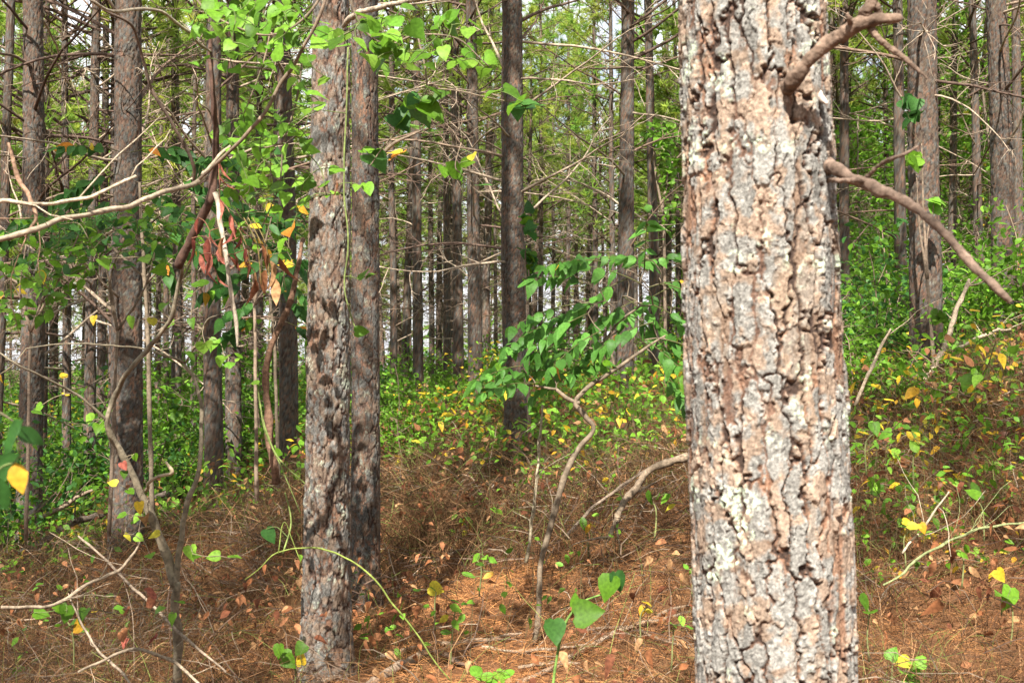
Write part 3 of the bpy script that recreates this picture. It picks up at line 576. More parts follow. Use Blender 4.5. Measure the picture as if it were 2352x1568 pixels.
# ------------------------------------------------------------------ greenbrier vines hanging across the top
V1 = [(485, 20), (520, 35), (540, 52), (600, 15), (640, 42), (660, 60), (690, 30), (560, 100), (620, 150), (590, 200), (640, 95), (450, 70), (575, 30), (500, 70), (530, 130), (610, 70), (650, 20), (670, 95), (560, 60)]
V2 = [(735, 95), (770, 100), (700, 130), (860, 60), (900, 45), (955, 70), (1000, 60), (880, 110), (930, 120), (885, 150), (1010, 95), (1050, 150), (1110, 160), (1075, 75), (830, 100), (845, 40), (905, 85), (960, 130)]
V3 = [(970, 230), (940, 260), (1000, 210), (1190, 250), (1180, 215), (850, 350), (970, 265), (990, 250), (1215, 235), (920, 280), (865, 370)]
V4 = [(655, 295), (700, 240), (580, 455), (640, 430), (700, 420), (640, 390), (560, 300), (600, 330), (575, 270), (545, 320), (610, 350), (680, 310)]
VY = [(700, 480), (770, 440), (845, 435), (910, 355), (1040, 385), (1070, 370), (1108, 425), (830, 630)]
def sp(V, s0, s1, ks): return [(x, y, rng.uniform(s0, s1), ks[rng.integers(len(ks))]) for x, y in V]
plant('greenbrier_vine', 'bright heart leaved vine draped over the snapped sapling top at upper left', 'vine', [([(752, -30), (700, 40), (620, 80), (540, 60), (470, 20), (440, -20)], [6, 6, 5, 5, 4, 3]), ([(620, 80), (600, 160), (560, 260)], [4, 4, 3])], near_each(sp(V1, 36, 52, 'gglg'), 5, 34, 'gglgl', .85), 3.7, dj=.3)
plant('greenbrier_vine', 'bright heart leaved vine crossing in front of the tops of the twin trunks', 'vine', [([(790, -30), (830, 60), (890, 100), (960, 80), (1050, 90), (1120, 150)], [6, 6, 5, 5, 4, 3]), ([(830, 60), (760, 95), (690, 115)], [4, 4, 3])], near_each(sp(V2, 42, 60, 'lggl'), 3, 30, 'gglgl', .85), 3.9, dj=.25)
plant('greenbrier_vine', 'darker leaved vine sprays right of the twin trunks above a dead limb', 'vine', [([(960, 80), (980, 200), (940, 270), (880, 340), (850, 380)], [5, 4, 4, 3, 3]), ([(980, 200), (1080, 215), (1200, 240)], [4, 3, 2])], near_each(sp(V3, 50, 72, 'ggdg'), 1, 18, 'gdg'), 4.2, dj=.15)
plant('greenbrier_vine', 'loose leafy vine hanging left of the lichen crusted trunk', 'vine', [([(700, 110), (680, 240), (650, 330), (640, 430), (600, 520)], [5, 5, 4, 3, 3]), ([(650, 330), (590, 340), (560, 300)], [3, 3, 2])], near_each(sp(V4, 40, 58, 'lggl'), 4, 38, 'gglgl', .85), 4.0, dj=.35)
plant('greenbrier_vine', 'thin vine with yellowing leaves winding down between the twin trunks', 'vine', [([(800, 110), (795, 260), (790, 420), (800, 560), (790, 650), (815, 750), (830, 765)], [4, 4, 4, 4, 4, 3, 3])], [(700, 480, 34, 'y'), (770, 440, 30, 'l'), (775, 437, 30, 'b'), (845, 435, 34, 'l'), (820, 430, 26, 'l'), (835, 630, 34, 'g'), (850, 635, 30, 'g'), (830, 762, 34, 'g'), (655, 290, 46, 'g'), (735, 245, 36, 'l'), (665, 530, 44, 'o')], 4.9, dj=.05, scol=(.13, .16, .05))
plant('greenbrier_vine', 'small hanging sprig with a yellow leaf beside the crooked limbed pine', 'vine', [([(1060, 330), (1045, 380), (1060, 400), (1105, 430)], [3, 3, 2, 2])], [(1040, 385, 44, 'g'), (1070, 372, 40, 'g'), (1020, 395, 36, 'g'), (1108, 425, 42, 'd'), (1085, 362, 30, 'y'), (1050, 400, 34, 'g')], 4.6, dj=.1)
plant('greenbrier_vine', 'single orange leaf sprig in front of the first thin pine right of the twins', 'vine', [([(868, 362), (905, 330), (970, 298)], [9, 8, 4])], [(912, 356, 44, 'o'), (905, 352, 36, 'y'), (930, 330, 20, 'g')], 5.6, dj=.03)

# ------------------------------------------------------------------ saplings with pinnate leaves
def frond(mb, P0, D, L, n, l, key, m=0, drop=.5, tipd=0.15):
    P = [np.asarray(P0, float)]; d = unit(np.asarray(D, float)); k = n + 2
    for i in range(k): d = unit(d + np.array([0, 0, -drop / k])); P.append(P[-1] + d * L / k)
    P = np.array(P); tube(mb, P, np.linspace(.0035, .0015, k + 1), 5, (.13, .13, .05), 0, cap=False); T = np.gradient(P, axis=0); T = unit(T)
    s = unit(np.cross(T, np.array([0, 0, 1.]))); B = []; DD = []; N = []
    for i in range(2, k + 1):
        for sg in (-1, 1): B.append(P[i]); DD.append(sg * s[i] * .8 + T[i] * rng.uniform(.2, .8) + np.array([0, 0, -rng.uniform(.05, .9)]) + rng.normal(0, .18, 3)); N.append(np.array([0, 0, 1.]) + sg * s[i] * .5 - .3 * T[i] + rng.normal(0, .38, 3))
    B.append(P[-1]); DD.append(T[-1] + np.array([0, 0, -.3])); N.append(np.array([0, -.2, 1.])); c = np.vstack([pc(key if rng.uniform() > .05 else rng.choice(['g', 'y', 'o'])) for _ in B])
    leaves(mb, np.array(B), np.array(DD), np.array(N), l * rng.uniform(.65, 1.2, len(B)), 'lance', c, .25, .5, 0, 1.5)
def pinnate(label, stems, fr, d, key, L=.34, l=.105, n=5, scol=(.15, .115, .08)):
    mb = MB(); pts = []
    for p, w in stems: pts += list(wood(mb, p, w, d, 8, scol, amp=.008, seed=int(rng.integers(99))))
    root = thing('sapling', label, 'sapling', pts[0]); mb.build('stem', M_stem, root); mb = MB(); b = []
    for x, y, ang, s in fr:
        a = R_(ang); P0 = at(x, y, d + rng.uniform(-.25, .25)); frond(mb, P0, (math.cos(a), rng.uniform(-.7, .3), math.sin(a)), L * s, int(n * rng.uniform(.8, 1.3)), l * s ** .4, key); b.append(P0)
    petioles(mb, pts, b, .003, scol, 1); mb.build('foliage', [M_leaf, M_stem], root); return root
pinnate('crooked slender sapling with drooping featherlike leaves right of the centre pine',
  [([(1228, 1480), (1236, 1400), (1242, 1300), (1268, 1200), (1290, 1120), (1305, 1075), (1330, 1030), (1362, 985), (1345, 955), (1322, 925), (1345, 895), (1400, 855), (1460, 815), (1530, 770)], [13, 13, 13, 14, 14, 13, 12, 12, 11, 10, 10, 9, 8, 5]),
   ([(1330, 925), (1300, 912), (1278, 895)], [11, 10, 8]), ([(1410, 850), (1405, 820), (1390, 790), (1420, 740), (1470, 700)], [7, 7, 6, 6, 5]), ([(1278, 895), (1200, 885), (1120, 900)], [6, 5, 3]), ([(1395, 800), (1300, 800), (1230, 810)], [5, 4, 3])],
  [(1490, 660, 20, 1.1), (1470, 650, 150, 1.2), (1440, 640, 200, 1), (1390, 690, 190, 1.25), (1350, 720, 200, 1.1), (1310, 700, 185, 1), (1250, 760, 200, .9), (1300, 810, 195, 1.1), (1500, 700, -20, 1.1), (1520, 650, -10, 1), (1450, 720, -40, 1), (1420, 760, 210, 1), (1480, 780, -30, 1),
   (1440, 620, 30, .9), (1500, 600, 160, 1), (1230, 880, 170, .9), (1280, 880, 40, .8), (1380, 600, 170, .9), (1330, 840, 200, .9), (1370, 650, 160, 1), (1540, 720, -30, 1), (1530, 780, -10, 1), (1260, 850, 175, .9), (1480, 620, 90, .9), (1430, 680, -30, 1.1), (1510, 830, -50, .8), (1380, 760, 200, 1), (1460, 690, 200, 1.1), (1280, 740, 190, 1), (1540, 660, 200, 1), (1340, 790, 170, .9), (1500, 740, 190, 1), (1200, 840, 180, .8)], 5.8, 's', .34, .094)
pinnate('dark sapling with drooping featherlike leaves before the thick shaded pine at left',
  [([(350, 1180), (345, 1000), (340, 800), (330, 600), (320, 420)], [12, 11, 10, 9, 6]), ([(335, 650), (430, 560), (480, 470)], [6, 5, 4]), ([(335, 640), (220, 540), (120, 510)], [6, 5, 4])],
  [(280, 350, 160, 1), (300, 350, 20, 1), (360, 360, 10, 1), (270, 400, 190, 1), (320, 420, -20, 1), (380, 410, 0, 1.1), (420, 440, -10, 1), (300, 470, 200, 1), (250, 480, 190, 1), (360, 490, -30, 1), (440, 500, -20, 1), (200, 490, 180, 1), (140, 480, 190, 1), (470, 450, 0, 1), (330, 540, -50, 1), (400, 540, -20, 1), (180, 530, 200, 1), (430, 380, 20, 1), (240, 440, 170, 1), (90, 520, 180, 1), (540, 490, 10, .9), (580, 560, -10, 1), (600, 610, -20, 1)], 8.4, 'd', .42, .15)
pinnate('small dark featherleaved sapling left of the lichen crusted trunk',
  [([(640, 1120), (636, 950), (630, 800), (620, 680)], [9, 8, 7, 5])], [(620, 640, 160, 1), (630, 620, 30, 1), (610, 690, 190, 1), (640, 690, -10, 1), (600, 720, 200, .9), (650, 560, 60, 1), (580, 660, 170, 1), (660, 740, -20, .9)], 8.8, 'd', .38, .14)

# ------------------------------------------------------------------ broadleaf saplings and shrubs in the middle distance
def sapling(label, base_px, limbs, clouds, d, kind='ovate', group=None, name='sapling', cat='sapling', scol=(.17, .125, .09), dj=.5, wpx=10, face=.3):
    stems = [([base_px] + [limbs[0]], [wpx, wpx * .7])] + [([limbs[0], ((limbs[0][0] + l[0]) / 2 + rng.normal(0, 12), (limbs[0][1] + l[1]) / 2), l], [wpx * .7, wpx * .5, wpx * .3]) for l in limbs[1:]]
    lv = []
    for c in clouds: lv += scatter(*c)
    return plant(name, label, cat, stems, lv, d, kind, group, scol, dj, .0016, face, .3, (.13, .11, .06))
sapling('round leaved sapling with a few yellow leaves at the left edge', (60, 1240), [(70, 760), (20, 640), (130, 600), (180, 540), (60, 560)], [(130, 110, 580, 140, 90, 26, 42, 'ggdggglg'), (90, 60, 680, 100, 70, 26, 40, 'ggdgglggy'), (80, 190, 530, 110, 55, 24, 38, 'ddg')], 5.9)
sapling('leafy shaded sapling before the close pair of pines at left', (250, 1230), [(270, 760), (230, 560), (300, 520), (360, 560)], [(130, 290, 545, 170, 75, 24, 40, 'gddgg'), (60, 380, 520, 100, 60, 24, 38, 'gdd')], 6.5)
sapling('light leaved sapling right of the red dead leaves', (590, 1150), [(585, 700), (560, 560), (630, 480), (640, 640)], [(40, 570, 350, 90, 80, 34, 48, 'ggdl'), (45, 620, 560, 80, 120, 30, 42, 'ggdyd'), (22, 540, 480, 60, 80, 34, 46, 'lgg')], 5.2)
sapling('bright creeper climbing the sunlit pine beside the foreground trunk', (1530, 930), [(1525, 500), (1500, 300), (1540, 340), (1535, 420)], [(120, 1520, 310, 46, 36, 16, 26, 'lllg'), (70, 1535, 380, 26, 60, 16, 26, 'lgg'), (50, 1540, 480, 22, 60, 16, 24, 'lg')], 18.5, 'ovate', None, 'creeper', 'vine', dj=.3)
sapling('vine with dark leaves climbing the right side of the centre pine', (1216, 1060), [(1212, 700), (1208, 540), (1214, 620)], [(22, 1212, 560, 14, 90, 24, 36, 'ddg')], 11.0, 'heart', None, 'creeper', 'vine', dj=.1)
sapling('thin leafy vine on the bark of the broad reddish pine', (2150, 900), [(2130, 640), (2105, 400), (2118, 330), (2145, 470)], [(5, 2108, 370, 16, 20, 30, 44, 'lg'), (5, 2150, 470, 14, 16, 30, 40, 'gl'), (8, 2090, 270, 16, 50, 30, 44, 'd'), (5, 2165, 735, 20, 20, 30, 40, 'lg')], 9.1, 'heart', None, 'creeper', 'vine', dj=.05)
sapling('vine wrapped round the slim pine between the thick shaded pine and the red leaves', (408, 1190), [(404, 960), (400, 880), (410, 1020)], [(36, 404, 980, 16, 130, 22, 34, 'gdg')], 15.8, 'heart', None, 'creeper', 'vine', dj=.1)

shr = []
for k in range(5):                       # five kinds of understorey shrub, copied below
    mb = MB(); m2 = MB(); tips = []
    for s in range(7):
        a = rng.uniform(0, 6.283); P = wig((rng.normal(0, .06), rng.normal(0, .06), -.1), (math.cos(a) * .45, math.sin(a) * .45, 1), rng.uniform(.9, 1.9), 8, .12); tube(mb, P, np.linspace(.012, .004, 9), 5, (.16, .115, .08), cap=False); tips += [P[-1], P[6], P[5]]
        for _ in range(4):
            i = rng.integers(3, 8); Q = wig(P[i], (rng.normal(0, 1), rng.normal(0, 1), .35), rng.uniform(.3, .75), 4, .15); tube(mb, Q, np.linspace(.005, .002, 5), 4, (.16, .115, .08), cap=False); tips += [Q[-1], Q[2], Q[3]]
    if k == 4:
        mb = MB(); tips = []
        for s in range(9):
            a = rng.uniform(0, 6.283); P = wig((rng.normal(0, .05), rng.normal(0, .05), -.05), (math.cos(a), math.sin(a), .9), rng.uniform(.4, .75), 7, .2, -.06); tube(mb, P, np.linspace(.005, .002, 8), 5, (.16, .115, .07), cap=False); tips += [P[-1], P[6], P[5]]
    tips = np.array(tips); C = np.repeat(tips, 10, 0) + rng.normal(0, .13, (len(tips) * 10, 3)) * np.array([1, 1, .6])
    if k == 4: C = C[::4]
    D, N = orient(len(C), 0.1, .3)
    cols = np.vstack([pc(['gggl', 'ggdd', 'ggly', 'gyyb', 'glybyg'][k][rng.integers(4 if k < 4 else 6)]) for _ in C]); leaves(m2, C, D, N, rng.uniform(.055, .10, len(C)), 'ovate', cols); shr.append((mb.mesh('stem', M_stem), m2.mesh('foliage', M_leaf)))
def shrub(x, y, k, s, label, group):
    r = thing('understorey_shrub', label, 'shrub', (x, y, gz1(x, y)), group); r.scale = (s * rng.uniform(.85, 1.2), s * rng.uniform(.85, 1.2), s); r.rotation_euler = (0, 0, rng.uniform(0, 6.28)); link('stem', shr[k][0], r); link('foliage', shr[k][1], r); return r
for px, d, k, s, lab in [(2010, 11, 1, 1.0, 'dark green leafy shrub between the foreground trunk and the broad reddish pine'), (1985, 8.2, 0, .55, 'low bright shrub touching the right side of the foreground trunk'), (2220, 11.5, 0, 1.05, 'tall leafy shrub between the broad reddish and the pale scaled pine'), (2380, 10.5, 0, 1.1, 'tall bright shrub at the right border beside the pale scaled pine'), (2080, 13, 1, 1.3, 'shaded shrub behind the broad reddish pine'),
                         (2330, 6.2, 4, .9, 'low yellow flecked shrub at the right border on the slope'), (2210, 6.4, 4, .85, 'low yellowing shrub below the pale scaled pine'), (2060, 6.3, 4, .85, 'bright yellow shrub at the foot of the broad reddish pine'), (1965, 6.0, 4, .75, 'small yellow shrub hugging the foreground trunk on the slope'), (2140, 5.4, 4, .6, 'knee high green shrub in the middle of the brown slope at right'), (2290, 5.2, 4, .55, 'knee high yellow shrub near the right border')]:
    shrub((px - W / 2) / F * d, d, k, s, lab, 'shrubs on the right slope')
for px, d, k, s, lab in [(20, 13, 1, 1.2, 'dark green shrub at the far left behind the left edge pine'), (130, 14, 1, 1.1, 'dark shrub under the pencil thin pine at left'), (340, 13.5, 1, 1.2, 'shaded shrub right behind the thick shaded pine'), (240, 17, 1, 1.4, 'tall shaded shrub behind the close pair of pines at left'), (420, 19, 0, 1.3, 'bushy shrub behind the slim vine wrapped pine'), (-40, 9.5, 1, .9, 'dark shrub cut by the left border of the view'), (590, 18, 0, 1.2, 'bushy shrub between the stout pine and the thin pine behind the broken pole')]:
    shrub((px - W / 2) / F * d, d, k, s, lab, 'shaded shrubs at left')
for px, d, k, s, lab in [(1945, 6.6, 4, 1.2, 'rust and yellow low shrub right beside the foreground trunk'), (2130, 7.2, 4, 1.3, 'yellow and rust low shrub at the root of the broad reddish pine'), (2270, 7.4, 4, 1.4, 'yellow and green low shrub left of the pale scaled pine root'), (2390, 7.0, 4, 1.4, 'yellow and green low shrub cut by the right border'), (1480, 10.5, 4, 1.5, 'yellow flecked low shrub left of the foreground trunk'), (1330, 12, 4, 1.5, 'yellow flecked low shrub right of the centre pine'), (1000, 13, 4, 1.7, 'yellow flecked low shrub below the sunny banded pine'), (1080, 14, 2, .8, 'green low shrub at the root of the crooked limbed pine'), (930, 12.5, 0, .7, 'green low shrub right of the twin trunks')]:
    shrub((px - W / 2) / F * d, d, k, s, lab, 'low yellowing shrubs on the slope')
yt = []
for k in range(3):                       # young broadleaf trees that fill the gaps between the far trunks
    mb = MB(); m2 = MB(); tips = []; P = wig((0, 0, -.2), (rng.normal(0, .06), rng.normal(0, .06), 1), 7.0, 14, .05); tube(mb, P, np.linspace(.06, .012, 15), 7, (.17, .13, .10), cap=False)
    for i in range(46):
        f = rng.uniform(.16, 1); q = P[min(14, int(f * 14))]; a = rng.uniform(0, 6.283); Q = wig(q, (math.cos(a), math.sin(a), rng.uniform(.1, .8)), rng.uniform(.7, 1.9) * (1.25 - f * .6), 6, .14); tube(mb, Q, np.linspace(.014, .004, 7), 4, (.16, .12, .09), cap=False); tips += [Q[-1], Q[5], Q[4], Q[3]]
    tips = np.array(tips); C = np.repeat(tips, 13, 0) + rng.normal(0, .24, (len(tips) * 13, 3)) * np.array([1, 1, .55]); D, N = orient(len(C), .1, .3)
    leaves(m2, C, D, N, rng.uniform(.10, .17, len(C)), 'lite', np.vstack([pc(['lllg', 'llgg', 'lgly'][k][rng.integers(4)]) for _ in C])); yt.append((mb.mesh('trunk', M_stem), m2.mesh('crown', M_leaf)))
for grp, lab, L in [('young trees on the right slope', 'young lime green broadleaf tree among the far trunks on the right slope', [(1960, 24), (2015, 33), (2090, 26), (2165, 34), (2240, 28), (2330, 25), (2400, 32), (1990, 45), (2060, 52), (2130, 46), (2220, 50), (2300, 44), (1560, 40), (1480, 48), (1930, 58), (2180, 62), (2280, 66), (2370, 58), (1650, 38), (1800, 35)]),
                    ('young trees in the background at left', 'young bright green broadleaf tree behind the shaded trunks at left', [(30, 27), (130, 33), (350, 36), (460, 30), (570, 38), (690, 33), (-60, 22), (240, 44), (880, 46), (1010, 42), (1130, 50)])]:
    for px, d in L:
        x = (px - W / 2) / F * d; r = thing('young_tree', lab, 'tree', (x, d, gz1(x, d)), grp); k = int(rng.integers(3)); sc = rng.uniform(.75, 1.2) * (1.05 if px > 1500 else .48); r.scale = (sc, sc, sc * rng.uniform(.9, 1.15)); r.rotation_euler = (0, 0, rng.uniform(0, 6.28)); link('trunk', yt[k][0], r); link('crown', yt[k][1], r)
for px, d, k, sc_, lab in [(1935, 5.6, 4, .5, 'rusty yellow tangle of low leaves right against the foreground trunk'), (2020, 6.9, 4, 1.0, 'yellow leaved low shrub between the foreground trunk and the broad reddish pine'), (2180, 5.8, 4, .5, 'mixed green and yellow low shrub in the upper middle of the right bank'), (2250, 6.8, 4, 1.0, 'yellow and rust low shrub before the gap between the two right pines'), (2360, 5.7, 4, .5, 'yellow and green low shrub at the right border on the bank'), (2100, 8.3, 4, 1.2, 'bright low shrub at the left of the broad reddish pine root'), (2320, 8.4, 4, 1.2, 'bright low shrub before the pale scaled pine root')]:
    shrub((px - W / 2) / F * d, d, k, sc_, lab, 'low yellowing shrubs on the slope')
n = 0
for _ in range(900):
    d = rng.uniform(13, 44); px = rng.uniform(-200, 2500); x = (px - W / 2) / F * d
    if d < 17 and px > 700: continue
    if min((x - a) ** 2 + (d - b) ** 2 for a, b in spots) < .25: continue
    s = rng.uniform(.6, 1.35) * (.95 if px > 1500 else (1.1 if px < 600 else .9)); shrub(x, d, int(rng.choice(4, p=[.45, .25, .22, .08])), s, 'leafy green shrub in the understorey far behind among the thin pines', 'shrubs of the far understorey'); n += 1
    if n >= 130: break

# ------------------------------------------------------------------ seedlings and briars near the camera
plant('greenbrier_vine', 'green stemmed briar with two large heart leaves left of the foreground trunk', 'vine', [([(1262, 1600), (1280, 1500), (1300, 1430), (1335, 1385), (1385, 1362)], [7, 7, 6, 5, 4])], [(1397, 1350, 62, 'g'), (1352, 1408, 72, 'g'), (1275, 1450, 60, 'd'), (1320, 1375, 34, 'g'), (1420, 1335, 50, 'd')], 3.7, dj=.04, scol=(.14, .24, .05), face=1.1, curl=.15, base=None)
SD = [('seedling with light green leaves right of the twin trunks on the straw', (1100, 1330), [(1095, 1280), (1130, 1285), (1112, 1278), (1075, 1318), (1122, 1320)], 'l', 6.3, 34), ('seedling with one round yellow leaf on the pine straw', (1000, 1420), [(1002, 1352)], 'y', 5.9, 46), ('three leaved light green seedling in the sunny straw', (1035, 1490), [(1045, 1395), (1020, 1420), (1045, 1432), (1025, 1450), (1060, 1420)], 'l', 5.5, 32),
      ('pale seedling at the foot of the lichen crusted trunk', (672, 1580), [(650, 1500), (690, 1490), (665, 1520), (640, 1495), (690, 1510)], 'g', 5.0, 40), ('bright seedling at the bottom edge beside fallen sticks', (1130, 1620), [(1115, 1555), (1150, 1552), (1165, 1545), (1100, 1540), (1135, 1570)], 'l', 4.7, 44), ('briar sprig with a green and yellow leaf left of the foreground trunk base', (1540, 1500), [(1548, 1432), (1565, 1425), (1585, 1440)], 'l', 4.6, 34),
      ('twin leaved seedling in the brown thicket left of the foreground trunk', (1352, 1250), [(1340, 1200), (1360, 1205), (1350, 1212)], 'g', 7.0, 34), ('green sprig under the broken leaning branch', (1505, 1200), [(1490, 1140), (1530, 1145), (1510, 1138), (1540, 1165)], 'g', 6.6, 36), ('large green leaf sprig at the right border low on the slope', (2320, 1440), [(2305, 1365), (2320, 1372)], 'l', 4.0, 60), ('sprig with a narrow yellow leaf near the right border', (2300, 1370), [(2298, 1322)], 'y', 4.1, 56),
      ('small heart leaved sprig beside the foreground trunk on the right slope', (1995, 1480), [(1998, 1400), (1985, 1385)], 'g', 3.9, 44), ('bright green and yellow sprig at the bottom right edge', (2090, 1620), [(2085, 1545), (2100, 1540), (2075, 1520), (2110, 1520), (2090, 1562)], 'l', 3.8, 46), ('single upright leaf sprig low right of the foreground trunk', (2048, 1570), [(2050, 1500)], 'l', 3.8, 46), ('light green sprig above the brown slope right of the foreground trunk', (2100, 1080), [(2115, 1015), (2105, 1000), (2080, 978), (2100, 1025)], 'l', 5.3, 36),
      ('pair of pale leaves beside the foreground trunk on the slope', (1990, 1050), [(2010, 985), (2030, 998)], 'l', 4.8, 40), ('sprig with an orange yellow leaf in the middle of the right slope', (2080, 1260), [(2100, 1210), (2120, 1212), (2085, 1200)], 'y', 4.6, 40), ('small yellow leaf sprig in the shaded slope at right', (2210, 1310), [(2205, 1270), (2215, 1275)], 'l', 4.4, 30), ('sprig with long leaf near the right border in the thicket', (2260, 1200), [(2230, 1135), (2250, 1128)], 'g', 4.7, 44),
      ('two leaved sprig in front of the leaning broken branch', (1590, 1330), [(1575, 1300), (1590, 1310)], 'l', 5.6, 26), ('sprig of curled yellow leaves near the foreground trunk base', (1470, 1440), [(1485, 1385), (1475, 1400), (1490, 1402)], 'y', 4.8, 36), ('yellow and green sprig low on the left beside the forked sapling', (170, 1500), [(150, 1410), (190, 1413), (165, 1430), (140, 1395), (180, 1440), (95, 1410)], 'g', 4.6, 42)]
for lab, b, lv, k, d, s in SD:
    x, y = lv[0]; stems = [([(b[0], b[1] + 40), (b[0] + rng.normal(0, 6), (b[1] + y) / 2), (x, y + 6)], [4, 3.5, 2.5])]
    plant('seedling', lab, 'seedling', stems, [(a, c, s * (.72 if k == 'y' else .88) * rng.uniform(.85, 1.15), k if (i == 0 or k == 'y') else (k if rng.uniform() > .2 else 'y')) for i, (a, c) in enumerate(lv)], d, 'heart' if s > 38 else 'ovate', None, (.15, .16, .06), .04, face=.9)
plant('branch_with_leaves', 'blurred dark green and yellow leaves poking in at the left edge', 'branch', [([(-40, 930, 1.7), (10, 960, 1.7), (45, 985, 1.7)], [5, 4, 3])], [(38, 1000, 105, 'd'), (68, 1000, 80, 'd'), (15, 1075, 110, 'd'), (42, 1095, 76, 'y'), (0, 1130, 90, 'd')], 1.7, 'ovate', dj=.04, face=1.2, droop=1.0)
plant('greenbrier_vine', 'bare yellow green briar stem arching from the lichen crusted trunk to the ground', 'vine', [([(560, 1330), (640, 1270), (700, 1255), (780, 1275), (850, 1320), (900, 1380), (950, 1450), (985, 1500), (1030, 1560)], [2, 3, 4, 4, 4, 4, 4, 3, 3]), ([(640, 1270), (655, 1200), (690, 1290)], [3, 2, 2])], [(925, 1415, 18, 'l'), (690, 1280, 16, 'l')], 4.7, scol=(.17, .21, .045), dj=.02, amp=.012)
plant('greenbrier_vine', 'green briar stems climbing the brown broken pole left of the twin trunks', 'vine', [([(590, 880), (600, 950), (625, 1030), (655, 1070), (700, 1110)], [4, 4, 4, 3, 3]), ([(596, 920), (610, 1000), (650, 1080), (690, 1180)], [3, 3, 3, 2]), ([(650, 1270), (668, 1200), (655, 1130)], [4, 4, 3])], [(585, 880, 20, 'l'), (640, 1040, 22, 'g'), (620, 1230, 40, 'd')], 5.0, scol=(.15, .19, .055), dj=.02)

# ------------------------------------------------------------------ fallen and leaning dead branches
def deadfall(label, pts, w, d=None, twigs=5, col=(.21, .155, .11), name='dead_branch', lift=.03, group='dead branches on the ground'):
    P = []
    for p in pts:
        dd = p[2] if len(p) > 2 else (d if d else ghit(p[0], p[1]) - .08); P.append((p[0], p[1], dd))
    mb = MB(); Q = wood(mb, P, w, None, 8, np.array(col) * rng.uniform(.85, 1.15), 7, .016, .4, int(rng.integers(99)))
    for _ in range(twigs):
        i = int(rng.integers(len(Q) // 4, len(Q) - 1)); t = unit(Q[i] - Q[i - 1]); L = rng.uniform(.12, .45); r = w[0] / 2 / F * P[0][2] * .35
        tube(mb, wig(Q[i], t + rng.normal(0, .7, 3) + np.array([0, 0, .2]), L, 5, .15), np.linspace(max(r, .0015), .001, 6), 4, np.array(col) * rng.uniform(.8, 1.2))
    root = thing(name, label, 'branch', Q[0], group); mb.build('wood', M_dead, root); return root
deadfall('long crooked grey stick lying along the bottom edge', [(715, 1580), (790, 1540), (860, 1515), (930, 1490), (1000, 1475), (1060, 1474), (1130, 1465), (1200, 1455)], [15, 15, 14, 13, 12, 10, 9, 6])
deadfall('thick stick with a pale snapped end at the bottom edge', [(790, 1600), (860, 1560), (920, 1530), (965, 1505), (992, 1487)], [24, 24, 23, 22, 20], None, 2, (.22, .16, .115))
deadfall('dark forked stick right of the pale snapped end', [(990, 1490), (1020, 1505), (1050, 1520), (1075, 1530)], [13, 14, 12, 5], None, 3, (.16, .11, .08))
deadfall('straight thin sticks ending at the foreground trunk base', [(1190, 1565), (1290, 1520), (1370, 1475), (1440, 1440), (1500, 1425), (1600, 1400)], [12, 13, 12, 11, 8, 6], None, 5)
deadfall('pale thin stick crossing low to the foreground trunk', [(1340, 1450), (1400, 1440), (1470, 1430), (1530, 1400), (1600, 1385)], [5, 7, 8, 8, 6], None, 3)
deadfall('short forked stick low beside the foreground trunk', [(1470, 1440), (1500, 1460), (1545, 1475), (1600, 1495)], [8, 7, 6, 4], None, 1)
deadfall('bleached stick lying across the sunny straw at the bottom', [(1110, 1490), (1180, 1495), (1260, 1488), (1345, 1480)], [8, 9, 8, 5], None, 3, (.26, .2, .145))
deadfall('grey stick at the very bottom right of the sunny straw', [(1190, 1535), (1260, 1525), (1330, 1520)], [9, 9, 6], None, 2)
deadfall('dark stick resting in the brown thicket right of the twin trunks', [(960, 1300), (1030, 1275), (1090, 1255), (1160, 1235)], [6, 9, 10, 8], None, 3, (.2, .15, .11))
deadfall('thick pale broken branch leaning behind the foreground trunk', [(1580, 1048, 7.2), (1530, 1062, 7.2), (1490, 1080, 7.2), (1455, 1125, 7.2), (1420, 1180, 7.1), (1395, 1240, 7.0)], [22, 18, 16, 17, 14, 10], None, 4, (.2, .15, .105))
deadfall('thin dark branch slanting through the thicket left of the foreground trunk', [(1300, 1230, 7.4), (1370, 1160, 7.6), (1450, 1100, 7.8), (1530, 1060, 8)], [8, 8, 7, 5], None, 4, (.2, .15, .11))
deadfall('upright bare pale sapling stem in front of the sapling with featherlike leaves', [(1210, 1290, 6.2), (1225, 1180, 6.2), (1237, 1050, 6.2), (1246, 930, 6.2)], [8, 8, 7, 5], None, 4, (.28, .235, .16))
deadfall('forked pale twigs lying in the dry grass at the lower left', [(0, 1395, 4.4), (100, 1393, 4.5), (190, 1350, 4.6), (265, 1310, 4.7), (308, 1270, 4.7), (320, 1235, 4.7)], [7, 8, 8, 8, 7, 5], None, 5, (.27, .21, .15))
deadfall('long arching pale twig low at left in front of the forked sapling', [(180, 1545, 4.3), (270, 1500, 4.4), (330, 1490, 4.4), (400, 1520, 4.4), (470, 1580, 4.3)], [6, 7, 7, 7, 5], None, 6, (.27, .21, .15))
deadfall('straight pale twig slanting behind the forked sapling base', [(180, 1230, 4.9), (270, 1310, 4.8), (360, 1400, 4.7), (430, 1470, 4.6), (520, 1540, 4.5)], [4, 6, 7, 7, 4], None, 6, (.25, .19, .14))
deadfall('crossing pale twig at the lower left corner', [(330, 1595, 4.2), (250, 1520, 4.4), (190, 1440, 4.5), (150, 1360, 4.6)], [6, 6, 5, 3], None, 4, (.26, .2, .145))
deadfall('dark log leaning between the pines at far left', [(-20, 1330, 9), (90, 1250, 9.6), (170, 1200, 10), (290, 1170, 10.4), (385, 1130, 10.8)], [20, 18, 17, 16, 14], None, 3, (.13, .10, .08))
